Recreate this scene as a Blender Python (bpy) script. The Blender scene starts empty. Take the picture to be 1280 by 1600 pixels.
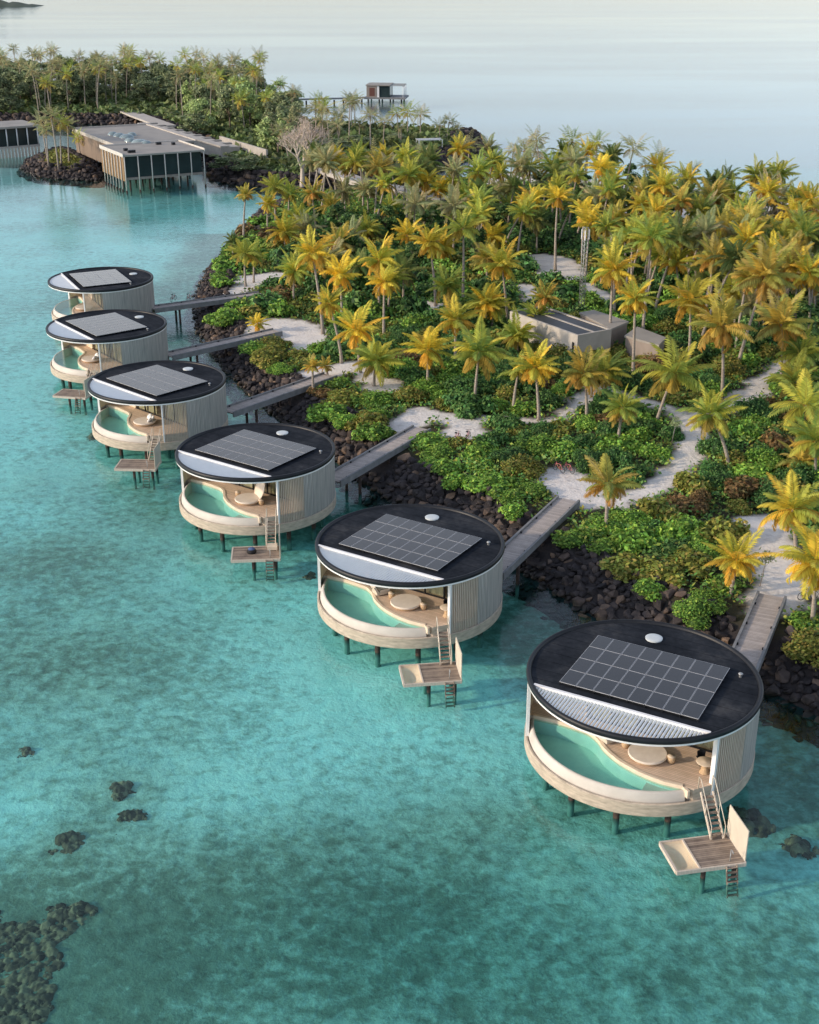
import bpy, bmesh, math, random
import numpy as np
from math import sin, cos, pi, radians, hypot, atan2, sqrt
from mathutils import Vector, Matrix
random.seed(7); RNG = np.random.default_rng(7)
S = bpy.context.scene
COL = S.collection

# ---------------------------------------------------------------- camera
F, TH, H = 1970.0, radians(23.53), 45.8
def at(px, py, z=0.0):
    """ground point seen at a pixel of the 1280x1600 photograph, on the level z"""
    u, v = (px-640)/F, (py-800)/F
    d = (u, cos(TH)-v*sin(TH), -sin(TH)-v*cos(TH))
    k = (z-H)/d[2]
    return d[0]*k, d[1]*k
def pix(x, y, z):
    z = z-H
    zc = y*cos(TH)-z*sin(TH); yc = -(y*sin(TH)+z*cos(TH))
    return 640+F*x/zc, 800+F*yc/zc
cam = bpy.data.cameras.new('camera'); co = bpy.data.objects.new('camera', cam); COL.objects.link(co)
cam.sensor_fit = 'HORIZONTAL'; cam.sensor_width = 36; cam.lens = 36*F/1280
cam.clip_start = 1; cam.clip_end = 40000
co.location = (0, 0, H); co.rotation_euler = (pi/2-TH, 0, 0)
S.camera = co

# ---------------------------------------------------------------- light
SUN_AZ, SUN_EL = 196.0, 20.0          # the sun stands low on the left
az, el = radians(SUN_AZ), radians(SUN_EL)
sdir = Vector((cos(az)*cos(el), sin(az)*cos(el), sin(el)))
sl = bpy.data.lights.new('sun', 'SUN'); so = bpy.data.objects.new('sun', sl); COL.objects.link(so)
sl.energy = 3.0; sl.angle = radians(2.5); sl.color = (1.0, .80, .58)
so.rotation_euler = sdir.to_track_quat('Z', 'Y').to_euler()
W = bpy.data.worlds.new('World'); S.world = W; W.use_nodes = True
wn = W.node_tree
sky = wn.nodes.new('ShaderNodeTexSky'); sky.sky_type = 'NISHITA'; sky.sun_disc = False
sky.sun_elevation = el; sky.sun_rotation = radians(90)-az
sky.air_density = 1.0; sky.dust_density = 1.0; sky.ozone_density = 1.6; sky.altitude = 0
hz = wn.nodes.new('ShaderNodeHueSaturation'); hz.inputs['Saturation'].default_value = .52; hm = wn.nodes.new('ShaderNodeMix'); hm.data_type = 'RGBA'; hm.blend_type = 'MULTIPLY'; hm.inputs['Factor'].default_value = 1; hm.inputs['B'].default_value = (.955, .975, 1.045, 1)      # humid, hazy air
wn.links.new(sky.outputs[0], hz.inputs['Color']); wn.links.new(hz.outputs[0], hm.inputs['A']); wn.links.new(hm.outputs['Result'], wn.nodes['Background'].inputs[0])
wn.nodes['Background'].inputs[1].default_value = 0.24
S.view_settings.view_transform = 'Standard'; S.view_settings.look = 'None'
S.view_settings.exposure = 0; S.view_settings.gamma = 1
S.cycles.max_bounces = 8; S.cycles.diffuse_bounces = 3; S.cycles.glossy_bounces = 3
S.cycles.transparent_max_bounces = 12; S.cycles.caustics_reflective = False; S.cycles.caustics_refractive = False
S.cycles.use_denoising = True
S.cycles.sample_clamp_indirect = 4

# ---------------------------------------------------------------- materials
def mat(name):
    m = bpy.data.materials.new(name); m.use_nodes = True
    nt = m.node_tree; b = nt.nodes['Principled BSDF']
    return m, nt, b
def N(nt, t, **kw):
    n = nt.nodes.new(t)
    for k, v in kw.items():
        if k in n.inputs: n.inputs[k].default_value = v
        else: setattr(n, k, v)
    return n
def ramp(nt, fac, stops):
    r = nt.nodes.new('ShaderNodeValToRGB'); e = r.color_ramp.elements
    while len(e) < len(stops): e.new(.5)
    for k, (p, c) in enumerate(stops):
        e[k].position = p; e[k].color = (*c, 1) if len(c) == 3 else c
    nt.links.new(fac, r.inputs[0]); return r
def coords(nt, kind='Object', scale=(1, 1, 1)):
    tc = nt.nodes.new('ShaderNodeTexCoord'); mp = nt.nodes.new('ShaderNodeMapping')
    mp.inputs['Scale'].default_value = scale
    nt.links.new(tc.outputs[kind], mp.inputs[0]); return mp.outputs[0]
def noise(nt, vec, scale, detail=4, rough=.55, dist=0):
    n = N(nt, 'ShaderNodeTexNoise', Scale=scale, Detail=detail, Roughness=rough, Distortion=dist)
    nt.links.new(vec, n.inputs['Vector']); return n.outputs['Fac']
def plain(name, c1, c2=None, rough=.7, scale=2.0, stretch=(1, 1, 1), spec=.3, metal=0, bump=0.0, bscale=None, kind='Object', detail=5):
    m, nt, b = mat(name)
    b.inputs['Roughness'].default_value = rough; b.inputs['Metallic'].default_value = metal
    b.inputs['Specular IOR Level'].default_value = spec
    if c2 is None: c2 = tuple(x*.75 for x in c1)
    v = coords(nt, kind, stretch)
    f = noise(nt, v, scale, detail)
    r = ramp(nt, f, [(.3, c2), (.7, c1)])
    nt.links.new(r.outputs[0], b.inputs['Base Color'])
    if bump:
        f2 = noise(nt, v, bscale or scale*3, 5)
        bp = N(nt, 'ShaderNodeBump', Strength=bump, Distance=.1); nt.links.new(f2, bp.inputs['Height'])
        nt.links.new(bp.outputs[0], b.inputs['Normal'])
    return m
def foliage(name, transl=.35, rough=.6, var=.35):
    """leaf colour comes from the mesh's own 'col' attribute, varied from plant to plant"""
    m, nt, b = mat(name)
    a = N(nt, 'ShaderNodeAttribute', attribute_name='col')
    oi = N(nt, 'ShaderNodeObjectInfo')
    mr = N(nt, 'ShaderNodeMapRange'); mr.inputs['To Min'].default_value = 1.27*(1-var); mr.inputs['To Max'].default_value = 1.27*(1+var)
    nt.links.new(oi.outputs['Random'], mr.inputs['Value'])
    hs = N(nt, 'ShaderNodeHueSaturation'); hs.inputs['Saturation'].default_value = 1.0
    nt.links.new(mr.outputs[0], hs.inputs['Value']); nt.links.new(a.outputs['Color'], hs.inputs['Color'])
    b.inputs['Roughness'].default_value = rough; b.inputs['Specular IOR Level'].default_value = .25
    nt.links.new(hs.outputs[0], b.inputs['Base Color'])
    t = N(nt, 'ShaderNodeBsdfTranslucent'); nt.links.new(hs.outputs[0], t.inputs['Color'])
    mx = N(nt, 'ShaderNodeMixShader'); mx.inputs[0].default_value = transl
    nt.links.new(b.outputs[0], mx.inputs[1]); nt.links.new(t.outputs[0], mx.inputs[2])
    nt.links.new(mx.outputs[0], nt.nodes['Material Output'].inputs[0]); return m
def planks(name, c1, c2, axis=0, width=.14, rough=.75):
    m, nt, b = mat(name)
    sc = [.6, .6, .6]; sc[axis] = 1/width
    v = coords(nt, 'Object', tuple(sc))
    sep = N(nt, 'ShaderNodeSeparateXYZ'); nt.links.new(v, sep.inputs[0])
    fl = N(nt, 'ShaderNodeMath', operation='FLOOR'); nt.links.new(sep.outputs[axis], fl.inputs[0])
    fr = N(nt, 'ShaderNodeMath', operation='FRACT'); nt.links.new(sep.outputs[axis], fr.inputs[0])
    wn_ = N(nt, 'ShaderNodeTexWhiteNoise', noise_dimensions='1D'); nt.links.new(fl.outputs[0], wn_.inputs['W'])
    f = noise(nt, coords(nt, 'Object'), 1.3, 6)
    ad = N(nt, 'ShaderNodeMath', operation='MULTIPLY_ADD'); ad.inputs[1].default_value = .45
    nt.links.new(wn_.outputs['Value'], ad.inputs[0]); nt.links.new(f, ad.inputs[2])
    r = ramp(nt, ad.outputs[0], [(.4, c2), (.95, c1)])
    gp = N(nt, 'ShaderNodeMath', operation='LESS_THAN'); gp.inputs[1].default_value = .1; nt.links.new(fr.outputs[0], gp.inputs[0])
    mx = N(nt, 'ShaderNodeMix', data_type='RGBA'); mx.inputs['B'].default_value = (*[x*.35 for x in c2], 1)
    nt.links.new(gp.outputs[0], mx.inputs['Factor']); nt.links.new(r.outputs[0], mx.inputs['A'])
    nt.links.new(mx.outputs['Result'], b.inputs['Base Color'])
    b.inputs['Roughness'].default_value = rough; b.inputs['Specular IOR Level'].default_value = .25
    return m

M = {}
M['deck'] = planks('deck_boards', (.74, .56, .42), (.58, .43, .31), 1, .16)
M['old_deck'] = planks('weathered_boards', (.36, .29, .23), (.13, .10, .085), 1, .15)
M['bridge_deck'] = planks('walkway_boards', (.50, .44, .40), (.34, .30, .27), 1, .2)
M['bridge_side'] = plain('walkway_timber', (.27, .27, .27), (.17, .175, .18), scale=1.5)
M['base'] = plain('base_render', (.62, .52, .41), (.38, .32, .25), scale=1.6, stretch=(1, 1, 4), bump=.25)
M['rim'] = plain('pool_plaster', (.63, .585, .52), (.53, .49, .43), scale=.9, rough=.5)
M['coping'] = plain('coping_stone', (.80, .66, .50), (.68, .55, .42), scale=2)
M['timber'] = plain('weathered_cladding', (.58, .545, .50), (.33, .32, .305), scale=2.2, stretch=(3, 3, .12), rough=.8)
M['fin'] = plain('pale_timber_fins', (.66, .57, .47), (.50, .43, .36), scale=3, stretch=(3, 3, .3), rough=.75)
M['white'] = plain('white_paint', (.84, .83, .82), (.77, .76, .75), scale=1.5, rough=.45)
M['skylight'] = plain('milky_acrylic', (.62, .66, .66), (.52, .56, .56), rough=.25, scale=1.5)
M['louvre'] = plain('louvre_paint', (.93, .93, .92), (.88, .88, .87), scale=1.5, rough=.4)
M['cream'] = plain('cream_panel', (.62, .55, .45), (.54, .48, .39), scale=1.2)
M['dark'] = plain('dark_metal', (.016, .018, .022), (.010, .011, .014), rough=.45, scale=1)
M['membrane'] = plain('roof_membrane', (.034, .038, .046), (.013, .015, .020), rough=.85, scale=.45, spec=.04, detail=8)
nt_ = M['membrane'].node_tree; b_ = nt_.nodes['Principled BSDF']; oi_ = N(nt_, 'ShaderNodeObjectInfo'); tc_ = N(nt_, 'ShaderNodeTexCoord')
va_ = N(nt_, 'ShaderNodeVectorMath', operation='MULTIPLY_ADD'); va_.inputs[1].default_value = (1, 1, 1); cm_ = N(nt_, 'ShaderNodeCombineXYZ'); ml_ = N(nt_, 'ShaderNodeMath', operation='MULTIPLY'); ml_.inputs[1].default_value = 60
nt_.links.new(oi_.outputs['Random'], ml_.inputs[0]); nt_.links.new(ml_.outputs[0], cm_.inputs[0]); nt_.links.new(ml_.outputs[0], cm_.inputs[1])
nt_.links.new(tc_.outputs['Object'], va_.inputs[0]); nt_.links.new(cm_.outputs[0], va_.inputs[2])
n1_ = noise(nt_, va_.outputs[0], .35, 8, .65); n2_ = noise(nt_, va_.outputs[0], 3.0, 5, .6)
r1_ = ramp(nt_, n1_, [(.32, (.012, .015, .020)), (.55, (.028, .032, .039)), (.72, (.060, .062, .066))])
sx_ = N(nt_, 'ShaderNodeSeparateXYZ'); nt_.links.new(tc_.outputs['Object'], sx_.inputs[0]); fr_ = N(nt_, 'ShaderNodeMath', operation='PINGPONG'); fr_.inputs[1].default_value = .55; nt_.links.new(sx_.outputs['Y'], fr_.inputs[0])
sr_ = ramp(nt_, fr_.outputs[0], [(0, (.45, .45, .47)), (.05, (1, 1, 1))]); s2_ = ramp(nt_, n2_, [(.3, (.8, .8, .8)), (.7, (1.2, 1.2, 1.2))])
mA_ = N(nt_, 'ShaderNodeMix', data_type='RGBA', blend_type='MULTIPLY'); mA_.inputs['Factor'].default_value = 1; mB_ = N(nt_, 'ShaderNodeMix', data_type='RGBA', blend_type='MULTIPLY'); mB_.inputs['Factor'].default_value = 1
nt_.links.new(r1_.outputs[0], mA_.inputs['A']); nt_.links.new(sr_.outputs[0], mA_.inputs['B']); nt_.links.new(mA_.outputs['Result'], mB_.inputs['A']); nt_.links.new(s2_.outputs[0], mB_.inputs['B']); nt_.links.new(mB_.outputs['Result'], b_.inputs['Base Color'])
M['cell'] = plain('solar_glass', (.022, .026, .034), (.014, .017, .024), rough=.18, scale=.5, spec=.5, kind='Object')
b_ = M['cell'].node_tree.nodes['Principled BSDF']; b_.inputs['Sheen Weight'].default_value = .6; b_.inputs['Sheen Roughness'].default_value = .28; b_.inputs['Sheen Tint'].default_value = (1, .93, .80, 1); b_.inputs['IOR'].default_value = 1.7; b_.inputs['Specular Tint'].default_value = (1, .96, .88, 1)
M['alu'] = plain('aluminium_edge', (.55, .56, .57), (.45, .46, .47), rough=.5, metal=.3)
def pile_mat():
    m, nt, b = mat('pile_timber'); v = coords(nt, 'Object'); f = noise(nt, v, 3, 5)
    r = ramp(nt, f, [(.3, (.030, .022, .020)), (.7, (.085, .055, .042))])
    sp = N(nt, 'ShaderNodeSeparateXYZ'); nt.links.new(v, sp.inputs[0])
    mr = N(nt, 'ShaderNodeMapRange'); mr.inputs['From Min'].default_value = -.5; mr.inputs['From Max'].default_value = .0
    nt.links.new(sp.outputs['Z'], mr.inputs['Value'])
    mx = N(nt, 'ShaderNodeMix', data_type='RGBA'); mx.inputs['A'].default_value = (.17, .22, .19, 1)      # submerged part painted towards the bed's tone, as if fading in murky water
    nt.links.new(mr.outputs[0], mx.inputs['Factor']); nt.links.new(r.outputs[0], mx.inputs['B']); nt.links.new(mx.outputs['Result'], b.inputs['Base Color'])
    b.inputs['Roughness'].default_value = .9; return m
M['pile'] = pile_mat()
M['sofa'] = plain('cream_cushion', (.78, .68, .57), (.68, .58, .48), scale=2, rough=.9)
M['rattan'] = plain('woven_straw', (.60, .43, .26), (.42, .28, .16), scale=12, rough=.8)
M['tabletop'] = plain('pale_tabletop', (.70, .58, .44), (.60, .48, .36), scale=3)
M['black'] = plain('black_fabric', (.02, .02, .022), rough=.8)
M['curtain'] = plain('cream_curtain', (.82, .70, .48), (.52, .44, .30), scale=6, stretch=(1, 1, .02), rough=.9)
M['inwall'] = plain('inner_panelling', (.78, .64, .48), (.64, .52, .38), scale=2, stretch=(1, 1, .3))
M['concrete'] = plain('pale_concrete', (.52, .48, .43), (.40, .37, .33), scale=.6, detail=8)
M['roofgrey'] = plain('grey_roofing', (.36, .335, .30), (.27, .25, .225), scale=.25, detail=8)
M['roofdark'] = plain('dark_roofing', (.065, .075, .09), (.04, .046, .056), scale=.4, rough=.5)
M['taupe'] = plain('taupe_render', (.32, .27, .235), (.25, .21, .185), scale=1.2, stretch=(1, 1, .3))
M['slat_tan'] = plain('tan_slats', (.44, .29, .16), (.28, .18, .10), scale=4, stretch=(2, 2, .05))
M['darkglass'] = plain('dark_glazing', (.030, .048, .050), (.018, .030, .032), rough=.2, scale=.3, spec=.4)
M['steel'] = plain('galvanised_steel', (.45, .46, .46), (.32, .33, .33), rough=.5, metal=.4)
M['pinkpaint'] = plain('pink_enamel', (.62, .20, .20), (.50, .15, .16), rough=.4)
M['tyre'] = plain('rubber', (.03, .03, .03), rough=.85)
M['bluecloth'] = plain('blue_cloth', (.10, .16, .32), (.05, .08, .18), scale=8)
M['trunk'] = plain('palm_bark', (.44, .38, .32), (.26, .22, .185), scale=2, stretch=(1, 1, 5), rough=.9, bump=.4, kind='Object')
M['paletrunk'] = plain('bare_pale_bark', (.60, .51, .43), (.44, .37, .31), scale=2, rough=.9)
M['bark'] = plain('brown_bark', (.22, .17, .13), (.13, .10, .08), scale=3, rough=.9)
M['frond'] = foliage('palm_fronds', .42, var=.20)
M['leaf'] = foliage('leaves', .28, var=.25)
M['under'] = foliage('undergrowth_leaves', .2, var=0)

def rockmat(name, cols, rough=.85, wet=False):
    m, nt, b = mat(name)
    v = coords(nt, 'Object'); f = noise(nt, v, 2.2, 6)
    oi = N(nt, 'ShaderNodeObjectInfo')
    at_ = N(nt, 'ShaderNodeAttribute', attribute_name='tone')
    ad = N(nt, 'ShaderNodeMath', operation='ADD'); nt.links.new(oi.outputs['Random'], ad.inputs[0]); nt.links.new(at_.outputs['Fac'], ad.inputs[1])
    fr = N(nt, 'ShaderNodeMath', operation='FRACT'); nt.links.new(ad.outputs[0], fr.inputs[0])
    r1 = ramp(nt, fr.outputs[0], cols)
    mx = N(nt, 'ShaderNodeMix', data_type='RGBA', blend_type='MULTIPLY'); mx.inputs['Factor'].default_value = .8
    r2 = ramp(nt, f, [(.3, (.45, .45, .47)), (.7, (1.2, 1.15, 1.1))])
    nt.links.new(r1.outputs[0], mx.inputs['A']); nt.links.new(r2.outputs[0], mx.inputs['B'])
    res = mx.outputs['Result']
    if wet:          # dark wet band with a little algae along the waterline
        g = N(nt, 'ShaderNodeNewGeometry'); sp = N(nt, 'ShaderNodeSeparateXYZ'); nt.links.new(g.outputs['Position'], sp.inputs[0])
        zz = N(nt, 'ShaderNodeMath', operation='MULTIPLY_ADD'); zz.inputs[1].default_value = .6; nt.links.new(f, zz.inputs[0]); nt.links.new(sp.outputs['Z'], zz.inputs[2])
        wr = ramp(nt, zz.outputs[0], [(.25, (.42, .50, .40)), (.60, (.50, .50, .46)), (.85, (1.0, 1.0, 1.0))])
        mw = N(nt, 'ShaderNodeMix', data_type='RGBA', blend_type='MULTIPLY'); mw.inputs['Factor'].default_value = 1; nt.links.new(res, mw.inputs['A']); nt.links.new(wr.outputs[0], mw.inputs['B']); res = mw.outputs['Result']
        rr = ramp(nt, zz.outputs[0], [(.5, (.35,)*3), (.9, (rough,)*3)]); nt.links.new(rr.outputs[0], b.inputs['Roughness'])
    nt.links.new(res, b.inputs['Base Color']); b.inputs['Roughness'].default_value = rough
    b.inputs['Specular IOR Level'].default_value = .25
    bp = N(nt, 'ShaderNodeBump', Strength=.5, Distance=.08); nt.links.new(noise(nt, v, 6, 6), bp.inputs['Height']); nt.links.new(bp.outputs[0], b.inputs['Normal'])
    return m
M['rock'] = rockmat('basalt_boulders', [(0, (.034, .031, .034)), (.6, (.066, .057, .057)), (.86, (.105, .083, .073)), (.96, (.21, .145, .10)), (1, (.15, .13, .12))], wet=True)
M['coral'] = rockmat('coral_rock', [(0, (.10, .055, .040)), (.6, (.20, .11, .075)), (1, (.42, .24, .15))])

def fresnel(nt, ior):
    """the same reflectance from above and from below, so that sunlight reaches the bed"""
    fr = N(nt, 'ShaderNodeFresnel'); g = N(nt, 'ShaderNodeNewGeometry'); mr = N(nt, 'ShaderNodeMapRange')
    mr.inputs['To Min'].default_value = ior; mr.inputs['To Max'].default_value = 1/ior
    nt.links.new(g.outputs['Backfacing'], mr.inputs['Value']); nt.links.new(mr.outputs[0], fr.inputs['IOR']); return fr
def water_mat(name, tint, bscale, bstr, rough=.04, far=True):
    m, nt, b = mat(name); nt.nodes.remove(b)
    v = coords(nt, 'Object')
    n1 = noise(nt, coords(nt, 'Object', (1, 1.5, 1)), bscale, 5, .6); n2 = noise(nt, coords(nt, 'Object', (.8, 1.6, 1)), bscale*.3, 3)
    ad = N(nt, 'ShaderNodeMath', operation='MULTIPLY_ADD'); ad.inputs[1].default_value = 1.3
    nt.links.new(n2, ad.inputs[0]); nt.links.new(n1, ad.inputs[2])
    bp = N(nt, 'ShaderNodeBump', Strength=bstr, Distance=.12); nt.links.new(ad.outputs[0], bp.inputs['Height'])
    if far:      # calm and breezy streaks on the open sea
        st = noise(nt, coords(nt, 'Object', (.0025, .010, 1)), 1.0, 5, .6)
        sr = ramp(nt, st, [(.38, (.25,)*3), (.62, (1.0,)*3)])
        mm = N(nt, 'ShaderNodeMath', operation='MULTIPLY'); mm.inputs[1].default_value = bstr
        nt.links.new(sr.outputs[0], mm.inputs[0]); nt.links.new(mm.outputs[0], bp.inputs['Strength'])
    fr = fresnel(nt, 1.33); nt.links.new(bp.outputs[0], fr.inputs['Normal'])
    tr = N(nt, 'ShaderNodeBsdfTransparent'); tr.inputs[0].default_value = (*tint, 1)
    gl = N(nt, 'ShaderNodeBsdfGlossy', Roughness=rough); nt.links.new(bp.outputs[0], gl.inputs['Normal'])
    gl.inputs['Color'].default_value = (1, 1, 1, 1)
    mx = N(nt, 'ShaderNodeMixShader'); nt.links.new(fr.outputs[0], mx.inputs[0])
    nt.links.new(tr.outputs[0], mx.inputs[1]); nt.links.new(gl.outputs[0], mx.inputs[2])
    nt.links.new(mx.outputs[0], nt.nodes['Material Output'].inputs[0]); return m
M['sea'] = water_mat('sea_water', (.54, .93, .935), 1.5, .36)
M['poolwater'] = water_mat('pool_water', (.70, .96, .93), 2.0, .12, far=False)
def glass_mat(name, tint):
    m, nt, b = mat(name); nt.nodes.remove(b)
    fr = fresnel(nt, 1.5); tr = N(nt, 'ShaderNodeBsdfTransparent'); tr.inputs[0].default_value = (*tint, 1)
    gl = N(nt, 'ShaderNodeBsdfGlossy', Roughness=.03); mx = N(nt, 'ShaderNodeMixShader')
    nz = noise(nt, coords(nt), .7, 2); bp = N(nt, 'ShaderNodeBump', Strength=.02); nt.links.new(nz, bp.inputs['Height']); nt.links.new(bp.outputs[0], gl.inputs['Normal'])
    nt.links.new(fr.outputs[0], mx.inputs[0]); nt.links.new(tr.outputs[0], mx.inputs[1]); nt.links.new(gl.outputs[0], mx.inputs[2])
    nt.links.new(mx.outputs[0], nt.nodes['Material Output'].inputs[0]); return m
M['glass'] = glass_mat('clear_glass', (.88, .92, .90))
def net_mat():
    m, nt, b = mat('rope_net'); v = coords(nt, 'Object')
    ch = N(nt, 'ShaderNodeTexBrick', Scale=9.0); ch.offset = 0; ch.inputs['Mortar Size'].default_value = .15; ch.inputs['Brick Width'].default_value = .5; ch.inputs['Row Height'].default_value = .5
    nt.links.new(v, ch.inputs['Vector'])
    b.inputs['Base Color'].default_value = (.72, .56, .38, 1); b.inputs['Roughness'].default_value = .9
    tr = N(nt, 'ShaderNodeBsdfTransparent'); mx = N(nt, 'ShaderNodeMixShader')
    nt.links.new(ch.outputs['Fac'], mx.inputs[0]); nt.links.new(tr.outputs[0], mx.inputs[1]); nt.links.new(b.outputs[0], mx.inputs[2])
    nt.links.new(mx.outputs[0], nt.nodes['Material Output'].inputs[0]); return m
M['net'] = net_mat()
M['tiles'] = plain('pool_tiles', (.50, .70, .64), (.42, .61, .56), scale=1.5)

# ---------------------------------------------------------------- mesh helpers
class MB:
    def __init__(s): s.v = []; s.f = []; s.m = []; s.smooth = []
    def add(s, vs, fs, mi=0, sm=False):
        o = len(s.v); s.v += [tuple(p) for p in vs]
        for f in fs: s.f.append([o+k for k in f]); s.m.append(mi); s.smooth.append(sm)
        return s
    def box(s, x0, x1, y0, y1, z0, z1, mi=0, M4=None):
        vs = [Vector((x, y, z)) for z in (z0, z1) for x, y in ((x0, y0), (x1, y0), (x1, y1), (x0, y1))]
        if M4 is not None: vs = [M4 @ p for p in vs]
        return s.add(vs, [(3, 2, 1, 0), (4, 5, 6, 7), (0, 1, 5, 4), (1, 2, 6, 5), (2, 3, 7, 6), (3, 0, 4, 7)], mi)
    def prism(s, poly, z0, z1, mi=0, top=None):
        n = len(poly); vs = [(x, y, z0) for x, y in poly]+[(x, y, z1) for x, y in poly]
        s.add(vs, [[k, (k+1) % n, n+(k+1) % n, n+k] for k in range(n)], mi)
        o = len(s.v)-2*n
        s.f.append([o+k for k in range(n)][::-1]); s.m.append(mi); s.smooth.append(False)
        s.f.append([o+n+k for k in range(n)]); s.m.append(mi if top is None else top); s.smooth.append(False)
        return s
    def bar(s, a, b, w, h=None, mi=0, up=(0, 0, 1)):
        a, b = Vector(a), Vector(b); h = h or w; d = (b-a); L = d.length; d.normalize()
        x = d.cross(Vector(up)); x = x if x.length > 1e-4 else Vector((1, 0, 0)); x.normalize(); y = x.cross(d)
        M4 = Matrix((( x.x, d.x, y.x, a.x), (x.y, d.y, y.y, a.y), (x.z, d.z, y.z, a.z), (0, 0, 0, 1)))
        return s.box(-w/2, w/2, 0, L, -h/2, h/2, mi, M4)
    def tube(s, pts, rad, n=8, mi=0, cap=True):
        pts = [Vector(p) for p in pts]; rad = rad if hasattr(rad, '__len__') else [rad]*len(pts)
        o = len(s.v); fs = []
        for k, p in enumerate(pts):
            d = (pts[min(k+1, len(pts)-1)]-pts[max(k-1, 0)]).normalized()
            x = d.cross(Vector((0, 1, .13))); x.normalize(); y = d.cross(x)
            for j in range(n):
                a = 2*pi*j/n; s.v.append(tuple(p+x*cos(a)*rad[k]+y*sin(a)*rad[k]))
        for k in range(len(pts)-1):
            for j in range(n):
                fs.append([o+k*n+j, o+k*n+(j+1) % n, o+(k+1)*n+(j+1) % n, o+(k+1)*n+j])
        if cap: fs += [[o+j for j in range(n)], [o+(len(pts)-1)*n+j for j in range(n)][::-1]]
        for f in fs: s.f.append(f); s.m.append(mi); s.smooth.append(len(f) == 4)
        return s
    def lathe(s, prof, n=96, a0=0.0, a1=2*pi, mi=0, caps=False, c=(0, 0), closed=False, sm=True):
        full = abs(a1-a0-2*pi) < 1e-6; m = n if full else n+1; o = len(s.v); k = len(prof)
        for j in range(m):
            a = a0+(a1-a0)*j/n
            for r, z in prof: s.v.append((c[0]+r*cos(a), c[1]+r*sin(a), z))
        kk = k if closed else k-1
        for j in range(n):
            j2 = (j+1) % m
            for q in range(kk):
                q2 = (q+1) % k
                s.f.append([o+j*k+q, o+j2*k+q, o+j2*k+q2, o+j*k+q2]); s.m.append(mi); s.smooth.append(sm)
        if caps and not full:
            s.f.append([o+q for q in range(k)]); s.m.append(mi); s.smooth.append(False)
            s.f.append([o+(m-1)*k+q for q in range(k)][::-1]); s.m.append(mi); s.smooth.append(False)
        return s
    def mesh(s, name, mats):
        me = bpy.data.meshes.new(name); me.from_pydata(s.v, [], s.f)
        for m in (mats if isinstance(mats, (list, tuple)) else [mats]): me.materials.append(m)
        me.polygons.foreach_set('material_index', s.m); me.polygons.foreach_set('use_smooth', s.smooth)
        bm = bmesh.new(); bm.from_mesh(me); bmesh.ops.recalc_face_normals(bm, faces=bm.faces); bm.to_mesh(me); bm.free()
        me.update(); return me
    def build(s, name, mats, parent=None, loc=None, rz=0):
        o = bpy.data.objects.new(name, s.mesh(name, mats)); COL.objects.link(o)
        if parent: o.parent = parent
        if loc: o.location = loc
        if rz: o.rotation_euler.z = rz
        return o
def smooth_angle(me, deg=40):
    try: me.set_sharp_from_angle(angle=radians(deg))
    except Exception: pass
def tag(o, label=None, cat=None, group=None, kind=None):
    if label: o['label'] = label
    if cat: o['category'] = cat
    if group: o['group'] = group
    if kind: o['kind'] = kind
    return o
def empty(name, loc, rz=0, label=None, cat=None, group=None):
    o = bpy.data.objects.new(name, None); COL.objects.link(o); o.empty_display_size = .3
    o.location = loc; o.rotation_euler.z = rz; return tag(o, label, cat, group)
def link(name, me, parent=None, loc=(0, 0, 0), rot=(0, 0, 0), sc=(1, 1, 1)):
    o = bpy.data.objects.new(name, me); COL.objects.link(o); o.parent = parent
    o.location = loc; o.rotation_euler = rot; o.scale = sc; return o
def copy_tree(o, parent=None):
    c = o.copy(); COL.objects.link(c); c.parent = parent
    for ch in o.children: copy_tree(ch, c)
    return c
def np_mesh(name, V, Fq, mats, col=None, smooth=False):
    """quads from numpy arrays, optional colour per vertex"""
    me = bpy.data.meshes.new(name); nv, nf, k = len(V), len(Fq), Fq.shape[1]
    me.vertices.add(nv); me.vertices.foreach_set('co', np.asarray(V, np.float32).ravel())
    me.loops.add(nf*k); me.loops.foreach_set('vertex_index', np.asarray(Fq, np.int32).ravel())
    me.polygons.add(nf); me.polygons.foreach_set('loop_start', np.arange(0, nf*k, k, dtype=np.int32))
    if smooth: me.polygons.foreach_set('use_smooth', np.ones(nf, bool))
    for m in (mats if isinstance(mats, (list, tuple)) else [mats]): me.materials.append(m)
    if col is not None:
        a = me.color_attributes.new('col', 'FLOAT_COLOR', 'POINT')
        c4 = np.ones((nv, 4), np.float32); c4[:, :3] = col; a.data.foreach_set('color', c4.ravel())
    me.update(calc_edges=True); me.validate(); return me

# ---------------------------------------------------------------- land outlines
def P(lst, z=0): return [at(x, y, z) for x, y in lst]
SHORE = P([(500, 306), (450, 312), (415, 322), (385, 352), (352, 392), (325, 425), (308, 462), (306, 500), (322, 540), (352, 575), (385, 612),
           (420, 642), (470, 682), (530, 728), (575, 760), (620, 788), (680, 808), (740, 842), (790, 880), (840, 910), (900, 948), (960, 985),
           (1050, 1030), (1140, 1060), (1200, 1080), (1280, 1122), (1400, 1185), (1560, 1260)])
SHORE += [(75, 58), (130, 90), (150, 200), (130, 300)]
SHORE += P([(1290, 318), (1160, 310), (1060, 303), (960, 292), (860, 284), (780, 276), (700, 288), (640, 302), (570, 308)])
FARI = P([(-420, 196), (-150, 194), (0, 193), (120, 193), (216, 198), (262, 216), (318, 240), (332, 282), (365, 288), (400, 291), (470, 300), (520, 291), (600, 294),
          (655, 284), (698, 262), (735, 247), (770, 233), (745, 229), (728, 230), (748, 220), (752, 211), (735, 206), (705, 213), (640, 211), (560, 206), (500, 201), (462, 182), (430, 160),
          (330, 146), (200, 140), (0, 132), (-420, 130)])
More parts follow.
